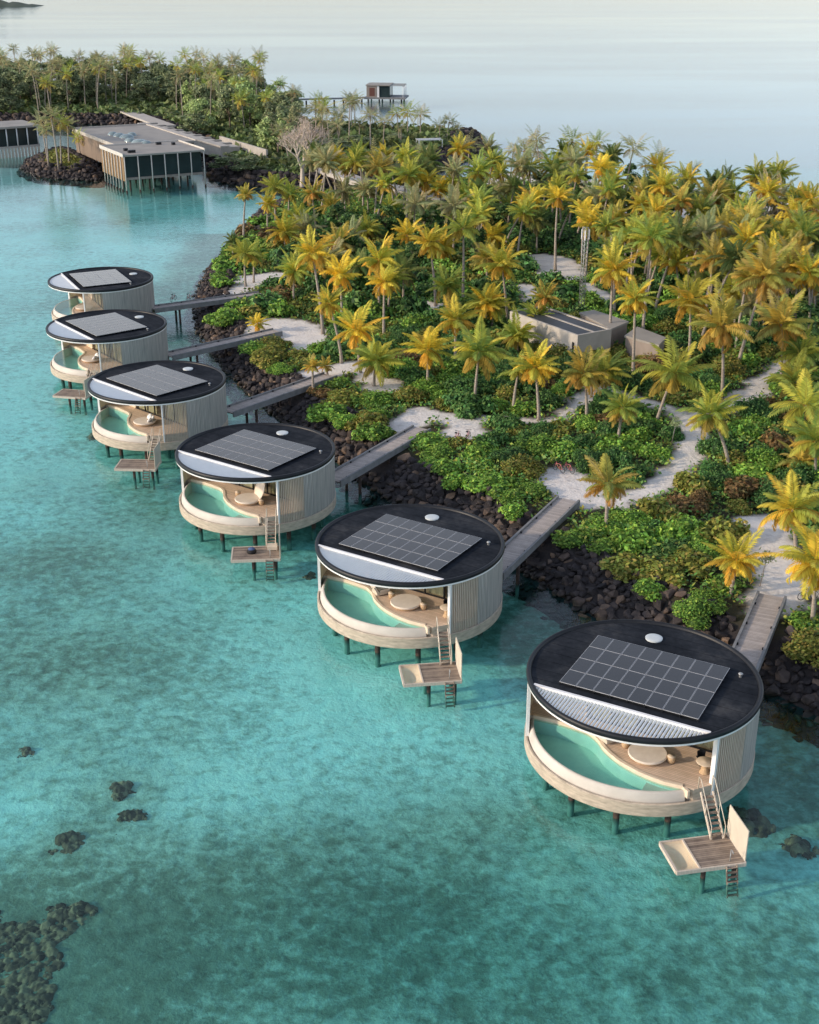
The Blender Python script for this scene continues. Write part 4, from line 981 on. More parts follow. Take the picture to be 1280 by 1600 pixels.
# ---------------------------------------------------------------- pavilion and mast among the palms
def quad_block(name, c, z0, z1, m, parent, top=None, tm=None):
    mb = MB(); mb.prism(c, z0, z1, 0, 1 if tm else None); return mb.build(name, [m, tm] if tm else m, parent)
def rectw(p, ux, L, Wd):
    """rectangle from corner p along unit ux (length L) and its left normal (width Wd)"""
    nx, ny = -ux[1], ux[0]
    return [p, (p[0]+ux[0]*L, p[1]+ux[1]*L), (p[0]+ux[0]*L+nx*Wd, p[1]+ux[1]*L+ny*Wd), (p[0]+nx*Wd, p[1]+ny*Wd)]
A = Vector((*at(797, 486, 5.6), 0)); B = Vector((*at(903, 524, 5.6), 0)); d = (B-A); Lp = d.length; ux = (d.x/Lp, d.y/Lp); Wp = 5.2
t = empty('garden_pavilion', (A.x, A.y, 2.0), 0, 'flat-roofed concrete service building with dark sunken roof among the palms', 'building')
def loc_rect(p0, p1, q0, q1):     # along the long wall, away from the viewer
    nx, ny = -ux[1], ux[0]
    return [(ux[0]*p+nx*q, ux[1]*p+ny*q) for p, q in ((p0, q0), (p1, q0), (p1, q1), (p0, q1))]
MB().prism(loc_rect(.3, Lp-.3, .3, Wp-.3), 0, 3.0).build('wall', M['concrete'], t)
mb = MB()
for r_ in ((0, Lp, 0, .28), (0, Lp, Wp-.28, Wp), (0, .28, .28, Wp-.28), (Lp-.28, Lp, .28, Wp-.28)): mb.prism(loc_rect(*r_), -.02, 3.6)
mb.build('parapet', M['concrete'], t)
MB().prism(loc_rect(.29, Lp-.29, .29, Wp*.52), 3.01, 3.47).build('roof', M['roofdark'], t)
MB().prism(loc_rect(.29, Lp-.29, Wp*.58, Wp-.29), 3.01, 3.47).build('roof', M['roofdark'], t)
MB().prism(loc_rect(.29, Lp-.29, Wp*.52, Wp*.58), 3.01, 3.53).build('roof_divider', M['concrete'], t)
MB().prism(loc_rect(Lp*.93, Lp*.96, -.03, .0), 0, 2.6).build('door', M['dark'], t)
for nm, c, h, lab in (('annex', [(905, 488), (928, 484), (983, 502), (955, 514)], 3.3, 'grey flat-roofed annex block behind the concrete service building'),
                      ('annex', [(976, 524), (996, 510), (1041, 527), (1030, 539)], 2.7, 'taupe flat-roofed outbuilding right of the concrete service building')):
    q = P(c, 2+h); x0, y0 = q[0]; t = empty('outbuilding', (x0, y0, 2.0), 0, lab, 'building')
    rel = [(x-x0, y-y0) for x, y in q]; rel = rel if sum(rel[k][0]*rel[(k+1) % 4][1]-rel[(k+1) % 4][0]*rel[k][1] for k in range(4)) > 0 else rel[::-1]
    cxm, cym = sum(p[0] for p in rel)/4, sum(p[1] for p in rel)/4
    MB().prism([(cxm+(x-cxm)*.94, cym+(y-cym)*.94) for x, y in rel], 0, h-.25).build('wall', M['taupe'], t)
    MB().prism(rel, h-.249, h).build('roof', M['roofgrey'], t)
x, y = at(908, 492, 2); t = empty('lattice_mast', (x, y, 2.0), .3, 'slim steel lattice mast with white antenna panels beside the service building', 'mast')
mb = MB(); hM = 11.8; tri = [(.42*cos(k*2.0944), .42*sin(k*2.0944)) for k in range(3)]
for k in range(3): mb.tube([(*tri[k], 0), (*tri[k], hM)], .045, 6)
for s in range(20):
    z0, z1 = hM*s/20, hM*(s+1)/20
    for k in range(3): a, b = tri[k], tri[(k+1) % 3]; mb.tube([(*a, z0), (*b, z1)], .025, 4); mb.tube([(*a, z1), (*b, z1)], .02, 4)
mb.build('lattice', M['steel'], t)
for k in range(3): a = k*2.0944; MB().box(.52, .60, -.09, .09, hM-1.6, hM-.3, 0, Matrix.Rotation(a, 4, 'Z')).build('antenna_panel', M['white'], t)

# ---------------------------------------------------------------- waterside restaurant and neighbours
def restaurant():
    f = Vector((-61.5, 278.6)); rgt = Vector((-45.4, 287.6)); u = (rgt-f); Lf = u.length; u.normalize(); n = Vector((-u.y, u.x))
    t = empty('restaurant', (f.x, f.y, 0), atan2(u.y, u.x), 'waterside restaurant with tan slatted side and white columns on piles', 'building')
    D = 17.0
    MB().box(.4, Lf-.4, .5, D, 2.6, 3.1).build('floor', M['taupe'], t)
    MB().box(.5, Lf-.5, .9, D, 3.1, 7.6).build('glass_wall', M['darkglass'], t)
    mb = MB()
    for k in range(34): mb.box(.1, .34, .6+D*k/34*.97, .6+D*k/34*.97+.3, 2.4, 7.6)
    mb.build('slat_screen', M['slat_tan'], t)
    MB().box(.0, Lf, .0, D, 7.6, 7.95).build('roof', M['roofgrey'], t)
    mb = MB(); mb.box(-.15, 0, -.15, D, 7.55, 8.3); mb.box(Lf, Lf+.15, -.15, D, 7.55, 8.3); mb.box(0, Lf, D-.2, D, 7.951, 8.25); mb.build('roof_edge', M['column'], t)
    for x_, y_, w_ in ((2.2, 3.0, 1.6), (2.4, 6.5, .8), (12.0, 13.0, 1.1), (15.0, 11.0, .7)): MB().box(x_, x_+w_, y_, y_+.9, 7.951, 8.5).build('roof_unit', M['dark'], t)
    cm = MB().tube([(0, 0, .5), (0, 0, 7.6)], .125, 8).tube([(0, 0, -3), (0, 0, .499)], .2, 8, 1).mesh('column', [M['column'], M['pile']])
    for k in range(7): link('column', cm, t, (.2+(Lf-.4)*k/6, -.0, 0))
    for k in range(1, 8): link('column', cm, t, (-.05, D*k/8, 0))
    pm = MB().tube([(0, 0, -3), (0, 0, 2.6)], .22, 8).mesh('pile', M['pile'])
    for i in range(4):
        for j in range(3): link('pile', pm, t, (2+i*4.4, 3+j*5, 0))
    # the larger hall behind, with a flat pale roof
    t2 = empty('restaurant_hall', (f.x+n.x*(D+.3)+u.x*4.0, f.y+n.y*(D+.3)+u.y*4.0, 0), atan2(u.y, u.x), 'long low hall with wide pale flat roof behind the slatted restaurant', 'building')
    L2, D2 = 18.8, 36.5
    ox, oy = f.x+n.x*(D+.3)+u.x*4.0, f.y+n.y*(D+.3)+u.y*4.0; dm = []
    for px_, py_, r_ in ((176, 209, 1.2), (186, 211, 1.5), (198, 213, 1.8), (206, 210, 1.2), (203, 219, 1.3), (218, 221, 1.9), (228, 223, 1.3)):
        X_, Y_ = at(px_, py_, 8); dm.append(((X_-ox)*u.x+(Y_-oy)*u.y, (X_-ox)*n.x+(Y_-oy)*n.y, r_))
    MB().box(.3, L2-.3, .3, D2-.3, 2.2, 7.3).build('wall', M['hall'], t2)
    MB().box(0, L2, 0, D2, 7.3, 7.75).build('roof', M['roofgrey'], t2)
    mb = MB(); mb.box(-.2, 0, 0, D2, 7.25, 8.0); mb.box(L2, L2+.2, 0, D2, 7.25, 8.0); mb.box(0, L2, D2-.25, D2, 7.751, 8.1); mb.build('roof_edge', M['concrete'], t2)
    for (x, y, r) in dm:
        mb = MB(); mb.lathe([(r, 7.751), (r*.97, 7.95), (r*.75, 8.3), (r*.4, 8.5), (.01, 8.55)], 20, c=(x, y)); mb.build('skylight_dome', M['poolglass'], t2)
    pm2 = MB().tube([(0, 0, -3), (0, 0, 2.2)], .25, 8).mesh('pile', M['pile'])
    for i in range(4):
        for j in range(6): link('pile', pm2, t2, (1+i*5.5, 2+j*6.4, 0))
    return u, n
M['hall'] = plain('brown_boarding', (.26, .20, .155), (.17, .13, .10), scale=3, stretch=(2, 2, .1))
M['column'] = plain('column_paint', (.60, .57, .52), (.50, .47, .43), scale=1)
M['poolglass'] = plain('domed_glass', (.26, .33, .33), (.20, .26, .27), rough=.12, spec=.8)
restaurant()
def left_house():
    a = Vector(at(-70, 254, 0)); b = Vector(at(66, 243, 0)); u = b-a; L = u.length; u.normalize()
    t = empty('waterside_house', (a.x, a.y, 0), atan2(u.y, u.x), 'long flat-roofed building on white piles at the left edge', 'building')
    MB().box(0, L, .6, 13, 2.3, 2.8).build('floor', M['concrete'], t); MB().box(.3, L-.3, 1.2, 13, 2.8, 7.2).build('glass_wall', M['darkglass'], t)
    MB().box(-.2, L+.2, 0, 13.5, 7.2, 7.7).build('roof', M['roofgrey'], t)
    cm = MB().tube([(0, 0, 2.8), (0, 0, 7.2)], .16, 8).mesh('column', M['white'])
    for k in range(9): link('column', cm, t, (.4+(L-.8)*k/8, .5, 0))
    pm = MB().box(-.22, .22, -.2, .2, -3, 2.3).mesh('pile', M['cream'])
    for k in range(26): link('pile', pm, t, (.4+(L-.8)*k/25, .8, 0))
left_house()
# retaining wall and terrace roofs right of the hall
a = Vector(at(345, 228, 2.5)); b = Vector(at(418, 254, 2.0)); mb = MB(); mb.bar((a.x, a.y, 3.2), (b.x, b.y, 3.2), .5, 3.6); o = mb.build('garden_wall', M['concrete']); tag(o, 'pale concrete garden wall running right from the restaurant', 'wall')
a = Vector(at(216, 192, 5)); b = Vector(at(345, 228, 5)); u = (b-a); L = u.length
t = empty('service_wing', (a.x, a.y, 2), atan2(u.y, u.x), 'low pale terraced wing along the right side of the long hall', 'building')
MB().box(0, L, 0, 5, 0, 2.6).build('wall', M['concrete'], t); MB().box(-.2, L+.2, -.2, 2.2, 2.6, 3.0).build('roof', M['concrete'], t)
mb = MB()
for k in range(9): mb.box(L*k/9, L*k/9+1.4, 2.3, 5.2, 2.6, 2.9)
mb.build('roof_slabs', M['roofgrey'], t)
# path climbing to the forest, causeway over the channel
def flat_way(name, pts, w, z, m, label=None, cat=None, th=.5, kind=None):
    line = [at(x, y, z) for x, y in pts]; line = catmull(line, 5); mb = MB(); ribbon(line, w, z-th, z, mb); o = mb.build(name, m); tag(o, label, cat, None, kind); return o
flat_way('path', [(262, 196), (240, 188), (218, 180), (200, 173)], 5, 3.2, M['concrete'], kind='structure')
flat_way('causeway', [(498, 262), (525, 268), (560, 280), (600, 288), (640, 297), (700, 310)], 4.2, 3.0, M['concrete'], 'pale concrete bridge curving across the channel between the islands', 'bridge', .9)
flat_way('jetty', [(628, 207), (560, 203), (470, 205)], 3, 2.6, M['bridge_side'], 'low dark timber deck on the far side of the far island', 'jetty', .4)
# far villa and its pier
x0, y0 = at(573, 158, 0); t = empty('far_villa', (x0, y0, -.3), -.12, 'boxy flat-roofed villa with open pergola at the end of the far pier', 'villa')
MB().box(-1, 16, -.5, 12, 1.2, 1.9).build('deck', M['bridge_side'], t)
MB().box(0, 4.2, 0, 10, 1.9, 6.4).build('wall', M['taupe'], t); MB().box(1.2, 3.4, -.06, 0, 2.4, 5.6).build('shutter', plain('red_brown_boards', (.16, .07, .055), scale=3), t)
MB().box(4.21, 9.6, .5, 10, 1.9, 6.2).build('glass_wall', M['darkglass'], t)
MB().box(4.3, 5.2, .1, .49, 1.9, 6.3).build('pillar', M['white'], t)
MB().box(-.3, 9.8, -.4, 10.6, 6.41, 6.8).build('roof', M['roofgrey'], t); mb = MB()
for k in range(7): mb.box(9.81, 15.2, k*1.6, k*1.6+.25, 6.35, 6.6)
mb.box(15.0, 15.3, -.1, 10, 6.1, 6.34); mb.build('pergola_beams', M['steel'], t)
for yy in (0, 5, 9.7): MB().tube([(15.1, yy, 1.9), (15.1, yy, 6.1)], .14, 6).build('column', M['white'], t)
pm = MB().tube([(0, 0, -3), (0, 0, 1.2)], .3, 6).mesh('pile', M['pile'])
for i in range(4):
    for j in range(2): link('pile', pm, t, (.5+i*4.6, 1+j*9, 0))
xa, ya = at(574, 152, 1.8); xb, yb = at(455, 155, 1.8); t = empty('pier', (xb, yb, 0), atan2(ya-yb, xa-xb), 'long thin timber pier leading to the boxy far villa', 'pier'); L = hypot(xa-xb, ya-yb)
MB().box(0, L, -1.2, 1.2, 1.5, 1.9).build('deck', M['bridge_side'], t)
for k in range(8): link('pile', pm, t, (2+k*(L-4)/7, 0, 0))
fv = [o for o in bpy.data.objects if o.name == 'far_villa'][0]; fv.scale = (.88, .88, .88)
# pale canopy frame on the tip of the far island
x, y = at(655, 236, 2); t = empty('canopy_frame', (x, y, 2), .2, 'white open shade frame on the tip of the far island', 'shade frame')
for sx in (0, 6):
    for sy in (0, 3): MB().box(sx-.1, sx+.1, sy-.1, sy+.1, 0, 2.6).build('post', M['white'], t)
mb = MB()
for k in range(5): mb.box(-.3, 6.3, k*.75-.08, k*.75+.08, 2.6, 2.75)
mb.build('roof_beams', M['white'], t)
# faint island on the horizon
mb = MB(); n = 26; top = []
for k in range(n+1):
    s = k/n; top.append((-620+s*190, 1560, 10*sin(pi*s)**.6*(.7+.3*sin(k*2.3))))
vs = [(x, y, -1) for x, y, z in top]+[(x, y+12, z) for x, y, z in top]+[(x, y+60, -1) for x, y, z in top]; m_ = n+1
mb.add(vs, [(k, k+1, m_+k+1, m_+k) for k in range(n)]+[(m_+k, m_+k+1, 2*m_+k+1, 2*m_+k) for k in range(n)], 0, True)
o = mb.build('distant_island_hill', plain('distant_woods', (.10, .12, .09), (.07, .09, .075), scale=.1)); tag(o, kind='structure')

# ---------------------------------------------------------------- palms read off the photograph
def A_(x, y): return 300+x/2.56, 240+y/2.56
def B_(x, y): return 780+x/2.56, 220+y/2.56
def C_(x, y): return 800+x/2.667, 560+y/2.667
def D_(x, y): return 400+x/2.909, 100+y/2.909
G, Yg, Dk, Og, Gr = 'golden', 'yellow-green', 'dark green', 'orange-tinged', 'grey-green'
LIST = []
for fn, rows in ((A_, [(215, 165, 207, 345, Og, .62), (330, 135, 335, 280, Yg, .95), (390, 160, 388, 250, Yg, .8), (305, 200, 303, 310, G, .75), (165, 350, 165, 420, Dk, .6), (210, 400, 215, 530, Yg, .9), (247, 410, 247, 515, Yg, .8),
        (480, 160, 500, 340, Og, .95), (555, 215, 555, 280, Og, .9), (610, 150, 613, 290, Gr, 1.0), (370, 315, 375, 400, G, 1.0), (480, 400, 525, 720, G, 1.0), (410, 470, 408, 590, Yg, .95), (590, 490, 600, 665, G, .95), (545, 600, 600, 840, G, .75),
        (655, 710, 675, 880, G, 1.0), (735, 830, 728, 930, Yg, .9), (945, 785, 940, 950, G, 1.1), (1055, 665, 1055, 860, G, .95), (1150, 795, 1130, 1005, Yg, 1.05), (1178, 600, 1175, 720, G, .95), (1205, 615, 1200, 712, Yg, .85), (1020, 535, 1015, 680, Yg, .9),
        (950, 355, 975, 610, G, .9), (998, 375, 995, 460, G, .95), (1085, 300, 1083, 600, Yg, 1.05), (750, 430, 750, 640, G, .95), (770, 515, 768, 740, G, .85), (792, 500, 785, 630, Yg, .85), (845, 475, 845, 590, Dk, 1.0), (673, 450, 673, 550, Dk, .95),
        (590, 360, 592, 450, Og, .95), (700, 300, 715, 370, Yg, .95), (860, 325, 860, 410, G, .95), (1240, 445, 1265, 690, G, 1.15), (1205, 330, 1200, 420, G, .95), (990, 140, 1003, 280, G, .85), (1040, 105, 1040, 200, Yg, 1.0), (940, 75, 940, 165, Yg, 1.0),
        (840, 20, 842, 112, G, .75), (755, 75, 755, 125, Og, .85), (620, 20, 620, 92, G, .6), (910, 200, 930, 290, Gr, 1.0), (790, 215, 790, 300, Yg, .95), (700, 145, 705, 240, Gr, .95), (1150, 95, 1150, 205, Dk, 1.0), (1230, 150, 1235, 265, Gr, 1.0), (1270, 215, 1275, 290, Yg, .85),
        (1175, 420, 1180, 520, Og, .9), (262, 680, 262, 712, G, .5), (482, 850, 485, 960, Og, .45), (535, 850, 543, 895, Og, .4), (455, 300, 460, 380, Gr, .9), (430, 255, 432, 340, Yg, .9), (560, 420, 560, 520, Gr, .95), (640, 330, 642, 420, Gr, .9), (520, 440, 530, 540, Og, .85), (930, 250, 932, 340, Gr, .9), (1120, 180, 1120, 290, Yg, .9)]),
      (B_, [(70, 90, 68, 185, G, .8), (170, 65, 175, 145, Yg, .9), (180, 135, 180, 215, Dk, .95), (300, 70, 298, 165, G, 1.05), (430, 105, 430, 195, Dk, 1.05), (585, 100, 583, 170, Gr, .75), (600, 205, 598, 265, Og, .95), (735, 145, 735, 212, Yg, .85), (782, 110, 770, 195, Gr, .7), (850, 160, 850, 228, Dk, 1.0), (905, 155, 885, 235, Dk, 1.0),
        (1040, 215, 1040, 268, Gr, .65), (1175, 220, 1170, 290, Yg, .95), (1250, 265, 1250, 325, G, .9), (235, 230, 225, 520, G, .95), (45, 275, 45, 345, Yg, .85), (150, 320, 150, 450, Dk, .95), (415, 230, 415, 330, Yg, 1.1), (365, 330, 345, 555, G, 1.1), (428, 345, 407, 580, Yg, .85), (455, 520, 440, 830, G, 1.0), (545, 635, 535, 965, G, .85),
        (548, 370, 505, 600, Yg, 1.0), (610, 390, 570, 820, Yg, 1.2), (722, 385, 620, 690, Dk, 1.15), (840, 410, 825, 570, Yg, 1.2), (1010, 370, 1010, 480, Dk, 1.05), (1065, 545, 950, 910, Og, 1.3), (765, 640, 758, 910, G, 1.1), (888, 745, 890, 1030, Og, 1.15), (940, 590, 945, 760, Yg, 1.15), (1130, 735, 1125, 1000, Og, 1.25), (1210, 855, 1200, 1010, Yg, 1.15), (1185, 965, 1180, 1080, Yg, 1.05),
        (700, 930, 627, 1130, Yg, 1.35), (340, 935, 349, 1120, Og, 1.0), (425, 920, 432, 1020, Yg, .9), (145, 905, 160, 1115, G, 1.0), (80, 915, 55, 1085, Yg, .7), (150, 705, 145, 800, Yg, .85), (182, 630, 185, 800, Og, .7), (70, 780, 75, 850, Yg, .9), (700, 245, 710, 310, Gr, .95), (880, 270, 880, 350, Yg, 1.0), (470, 400, 470, 500, Gr, 1.0), (665, 420, 665, 540, Og, 1.0), (780, 470, 790, 580, Og, 1.0), (520, 230, 520, 320, Yg, 1.0), (930, 330, 930, 430, Og, 1.0), (1110, 420, 1110, 520, Gr, 1.0), (1260, 560, 1262, 700, Og, 1.1), (1000, 660, 1010, 790, Gr, 1.0)]),
      (C_, [(460, 205, 437, 370, Yg, .85), (830, 235, 907, 460, Yg, .95), (400, 525, 391, 718, Og, .95), (1168, 630, 1185, 810, G, 1.0), (935, 840, 911, 985, G, .85), (1268, 850, 1252, 1105, G, .95), (1225, 195, 1213, 460, Yg, 1.1), (1268, 345, 1262, 520, Yg, 1.05), (1195, 425, 1205, 480, Og, .8)]),
      (D_, [(425, 175, 422, 372, Yg, .95), (270, 205, 272, 330, Gr, .95), (520, 235, 522, 405, Gr, 1.05), (585, 262, 580, 385, Gr, .95), (640, 225, 655, 380, Gr, 1.0), (690, 220, 692, 335, Gr, 1.0), (750, 232, 745, 352, Gr, 1.0), (836, 278, 836, 352, Gr, .85), (880, 262, 868, 348, Gr, .85), (915, 292, 910, 348, Gr, .75), (300, 205, 303, 370, Gr, .95), (370, 245, 370, 345, Gr, .9), (660, 290, 660, 385, Gr, .7), (470, 270, 470, 350, Gr, .8)])):
    for cx, cy, bx, by, k, s in rows: LIST.append((*fn(cx, cy), *fn(bx, by), k, s))
for cx, cy, bx, by, k, s in ((64, 192, 75, 252, Og, 1.0), (80, 183, 92, 262, Gr, 1.1), (95, 192, 96, 258, Gr, 1.1), (106, 196, 108, 254, Og, .95), (122, 216, 126, 244, Gr, .8), (72, 205, 76, 258, Og, .9)): LIST.append((cx, cy, bx, by, k, s))
LANDM = [('the concrete service building', 870, 520), ('the lattice mast', 905, 410), ('the bend of the sand path', 1085, 690), ('the nearest walkway', 1200, 900), ('the second nearest walkway', 880, 760), ('the pink bicycles', 720, 660),
         ('the fourth nearest walkway', 500, 590), ('the fifth nearest walkway', 400, 510), ('the left tip of the grove', 395, 370), ('the channel bridge', 590, 285), ('the middle of the grove', 700, 390), ('the upper middle of the grove', 740, 310),
         ('the far right beach', 1190, 325), ('the far shore of the grove', 900, 275), ('the right edge of the grove', 1240, 560), ('the fork of the sand path', 910, 620), ('the right-hand grove centre', 1040, 400), ('the canopy frame on the far tip', 660, 225), ('the far island grove', 560, 180), ('the restaurant lawn', 95, 225)]
ORDN = ['first', 'second', 'third', 'fourth', 'fifth', 'sixth', 'seventh', 'eighth', 'ninth', 'tenth', 'eleventh', 'twelfth', 'thirteenth', 'fourteenth', 'fifteenth', 'sixteenth']
specs = []          # (base, top, kind, size, crown pixel)
for cx, cy, bx, by, k, s in LIST:
    X, Y = at(bx, by, 2.0)
    u, v = (cx-640)/F, (cy-800)/F; d = (u, cos(TH)-v*sin(TH), -sin(TH)-v*cos(TH)); q = Y/d[1]
    specs.append(((X, Y, 1.9), (d[0]*q, Y, H+d[2]*q), k, s, (cx, cy)))
# the palms between them, where the photograph shows only a closed canopy
rp = random.Random(12); tries = 0; extra = 0
while extra < 150 and tries < 40000:
    tries += 1; px, py = rp.uniform(400, 1290), rp.uniform(285, 560)
    if py > 300+(px-400)*.34 and px < 780: continue
    if px < 960 and py > 430 or (px < 790 and py < 302): continue
    if px < 1080 and py > 500: continue
    if 1060 < px and py < 352: continue
    X, Y = at(px, py, 2); dd = sdist(SHORE, np.array([X]), np.array([Y]))[0]
    if dd < 5 or pathdist(np.array([X]), np.array([Y]))[0] < .8: continue
    if any(hypot(X-b[0], Y-b[1]) < 2.7 for b, *_ in specs): continue
    h = rp.uniform(6.5, 10.5); lx = rp.gauss(.3, 1.5)
    u, v = pix(X+lx, Y, 2+h)
    specs.append(((X, Y, 1.9), (X+lx, Y+rp.gauss(0, .5), 2+h), rp.choice([Yg, Yg, Gr, Og, Dk, G]), rp.uniform(.85, 1.1), (u, v))); extra += 1
keys = {}
for i, (b, t, k, s, (u, v)) in enumerate(specs):
    bx, by = pix(*b); mx_, my_ = (u+bx)/2, (v+by)/2
    L = min(LANDM, key=lambda q: hypot(q[1]-mx_, (q[2]-my_)*1.4)); keys.setdefault((L[0], k), []).append((u, i))
labels = {}
for (L, k), lst in keys.items():
    lst.sort()
    for n, (u, i) in enumerate(lst):
        h = specs[i][1][2]-2; hh = 'short' if h < 4 else 'tall' if h > 9.5 else 'mid-height'
        labels[i] = f'{hh} {k} palm by {L}, '+('only one of its kind' if len(lst) == 1 else f'{ORDN[n]} of them from left')
for i, (b, t, k, s, c) in enumerate(specs):
    palm(b, t, k, labels[i], 'palms of the far island shore' if b[1] > 285 and c[0] < 740 else 'palms of the main island grove', s, far=b[1] > 262)

# ---------------------------------------------------------------- shrubs
PX = {'russet brown': [(432, 455, 4.5), (632, 563, 5.0), (598, 565, 3), (1010, 575, 2.5), (1090, 790, 4), (1215, 640, 3)], }
def shrub_kind(x, y, d, r):
    u, v = pix(x, y, 2.5)
    for px, py, rad in PX['russet brown']:
        a, b = at(px, py, 2.5)
        if hypot(x-a, y-b) < rad*.8: return 'russet brown'
    q = r.random()
    if d < 9.5: return 'bright green' if q < .70 else 'olive' if q < .95 else 'russet brown'
    if v < 420: return 'dark green' if q < .7 else 'olive'
    return 'dark green' if q < .50 else 'bright green' if q < .78 else 'olive' if q < .97 else 'russet brown'
rs = random.Random(21); pts = []; NB = 9000
rg = np.random.default_rng(21); X = rg.uniform(-36, 80, NB); Y = rg.uniform(70, 235, NB)
D = sdist(SHORE, X, Y); PD = pathdist(X, Y)
bld = [(at(850, 510, 2), 4.6), (at(925, 520, 2), 4.5), (at(880, 520, 2), 4.2), (at(820, 495, 2), 4.2), (at(1005, 535, 2), 4)]
BD = bridgedist(X, Y)
for x, y, d, pd, bd in zip(X, Y, D, PD, BD):
    u, v = pix(x, y, 2.5)
    if not (-60 < u < 1340 and v < 1100): continue
    r = rs.uniform(1.2, 2.25)*(1+max(0, y-120)/260)
    if d < (2.1 if u < 560 else 2.8)+.38*r or pd < .58*r or bd < 1.0+.75*r: continue
    if any(hypot(x-a[0], y-a[1]) < rr+.3*r for a, rr in bld): continue
    if any(hypot(x-a, y-b) < .66*(r+c) for a, b, c, *_ in pts): continue
    pts.append((x, y, r, d, u, v))
pts.sort(key=lambda q: q[1]-.0)
def near_label(u, v): return min(LANDM, key=lambda q: hypot(q[1]-u, (q[2]-v)*1.4))[0]
low = []
for n, (x, y, r, d, u, v) in enumerate(pts):
    k = shrub_kind(x, y, d, rs); hz = rs.uniform(.65, 1.0)*(1.25 if k == 'dark green' and d > 12 else 1)*(.85 if d < 9 else 1)
    if n < 295:
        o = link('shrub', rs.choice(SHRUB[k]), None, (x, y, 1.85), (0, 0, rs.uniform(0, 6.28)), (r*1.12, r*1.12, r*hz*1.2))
        L = near_label(u, v); tag(o, f'{k} leafy shrub in the planting near {L}', 'shrub', f'{k} shrubs near {L}')
    else: low.append((x, y, r, k, hz))
if low:
    Vs = []; Fs = []; Cs = []; o_ = 0
    for x, y, r, k, hz in low:
        rg2 = np.random.default_rng(int(x*100) % 9999+7); n = 5
        cs = [(0, 0, .3)]+[(cos(a)*.55, sin(a)*.55, rg2.uniform(.1, .4)) for a in rg2.uniform(0, 6.28, n)]
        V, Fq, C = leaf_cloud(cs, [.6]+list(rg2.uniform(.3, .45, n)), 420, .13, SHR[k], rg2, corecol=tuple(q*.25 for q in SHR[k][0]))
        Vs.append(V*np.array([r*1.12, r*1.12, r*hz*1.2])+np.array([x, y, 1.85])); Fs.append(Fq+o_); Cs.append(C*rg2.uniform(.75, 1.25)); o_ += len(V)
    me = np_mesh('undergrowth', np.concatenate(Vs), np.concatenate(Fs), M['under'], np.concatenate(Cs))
    o = bpy.data.objects.new('undergrowth', me); COL.objects.link(o); tag(o, 'closed shrubbery under the palms in the back half of the grove', 'shrubbery', None, 'stuff')

# ---------------------------------------------------------------- broadleaf trees and the bare tree
TREEC = {'grove green': [(.06, .15, .045), (.09, .19, .055), (.14, .24, .07), (.20, .26, .08)], 'dull green': [(.20, .26, .13), (.27, .32, .15), (.33, .35, .18)], 'pale green': [(.33, .43, .16), (.40, .47, .19), (.28, .36, .13)], 'dusty pinkish': [(.40, .32, .23), (.32, .27, .20), (.26, .26, .15)]}
TREEM = {}
for i, (k, cols) in enumerate(TREEC.items()):
    TREEM[k] = []
    for j in range(3):
        r = np.random.default_rng(700+10*i+j); n = 15
        th = r.uniform(0, 6.28, n); ra = r.uniform(.25, .85, n); zz = r.uniform(-.7, .85, n)
        cs = [(cos(a)*q*(1-.45*max(0, z)), sin(a)*q*(1-.45*max(0, z)), z) for a, q, z in zip(th, ra, zz)]
        V, Fq, C = leaf_cloud(cs, r.uniform(.22, .42, n), 1500, .075, cols, r, corecol=tuple(x*.45 for x in cols[0]))
        TREEM[k].append(np_mesh('crown', V, Fq, M['leaf'], C))
def tree(x, y, z, h, r, kind, label, group):
    t = empty('broadleaf_tree', (x, y, z), 0, label, 'tree', group); mb = MB()
    mb.tube([(0, 0, -.3), (.1, .05, h*.3), (0, .1, h*.7)], [.05*h*.5, .04*h*.5, .012*h], 7)
    for a in (0.4, 2.3, 4.4): mb.tube([(.05, .08, h*.35), (cos(a)*r*.4, sin(a)*r*.4, h*.62), (cos(a)*r*.6, sin(a)*r*.6, h*.8)], [.016*h, .010*h, .004*h], 5)
    mb.build('trunk', M['bark'], t); link('crown', random.choice(TREEM[kind]), t, (0, 0, h*.58), (0, 0, random.uniform(0, 6.28)), (r*1.05, r*1.05, h*.46))
rt = random.Random(5); far = []; tries = 0
while len(far) < 210 and tries < 6000:
    tries += 1; x, y = rt.uniform(-215, 15), rt.uniform(285, 560); a = np.array([x]); b = np.array([y])
    d = sdist(FARI, a, b)[0]
    if d < 5: continue
    u, v = pix(x, y, 2)
    if not (-60 < u < 720): continue
    if u > 215 and v > 238 and u < 345: continue
    if 330 < u < 700 and v > 262: continue
    if 320 < u < 428 and v > 212: continue
    if 190 < u < 272 and 168 < v < 200: continue
    if u > 560 or (u > 470 and rt.random() < .6): continue
    if segdist([(-61, 279), (-70, 294), (-84, 327), (-68, 337), (-40, 300)], a, b)[0] < 6 or inside([(-61, 279), (-71, 294), (-90, 340), (-66, 348), (-36, 305), (-44, 286)], a, b)[0]: continue
    if any(hypot(x-p[0], y-p[1]) < 3.5 for p in far): continue
    far.append((x, y, u, v))
FV = []; FF = []; FC = []; fo = 0
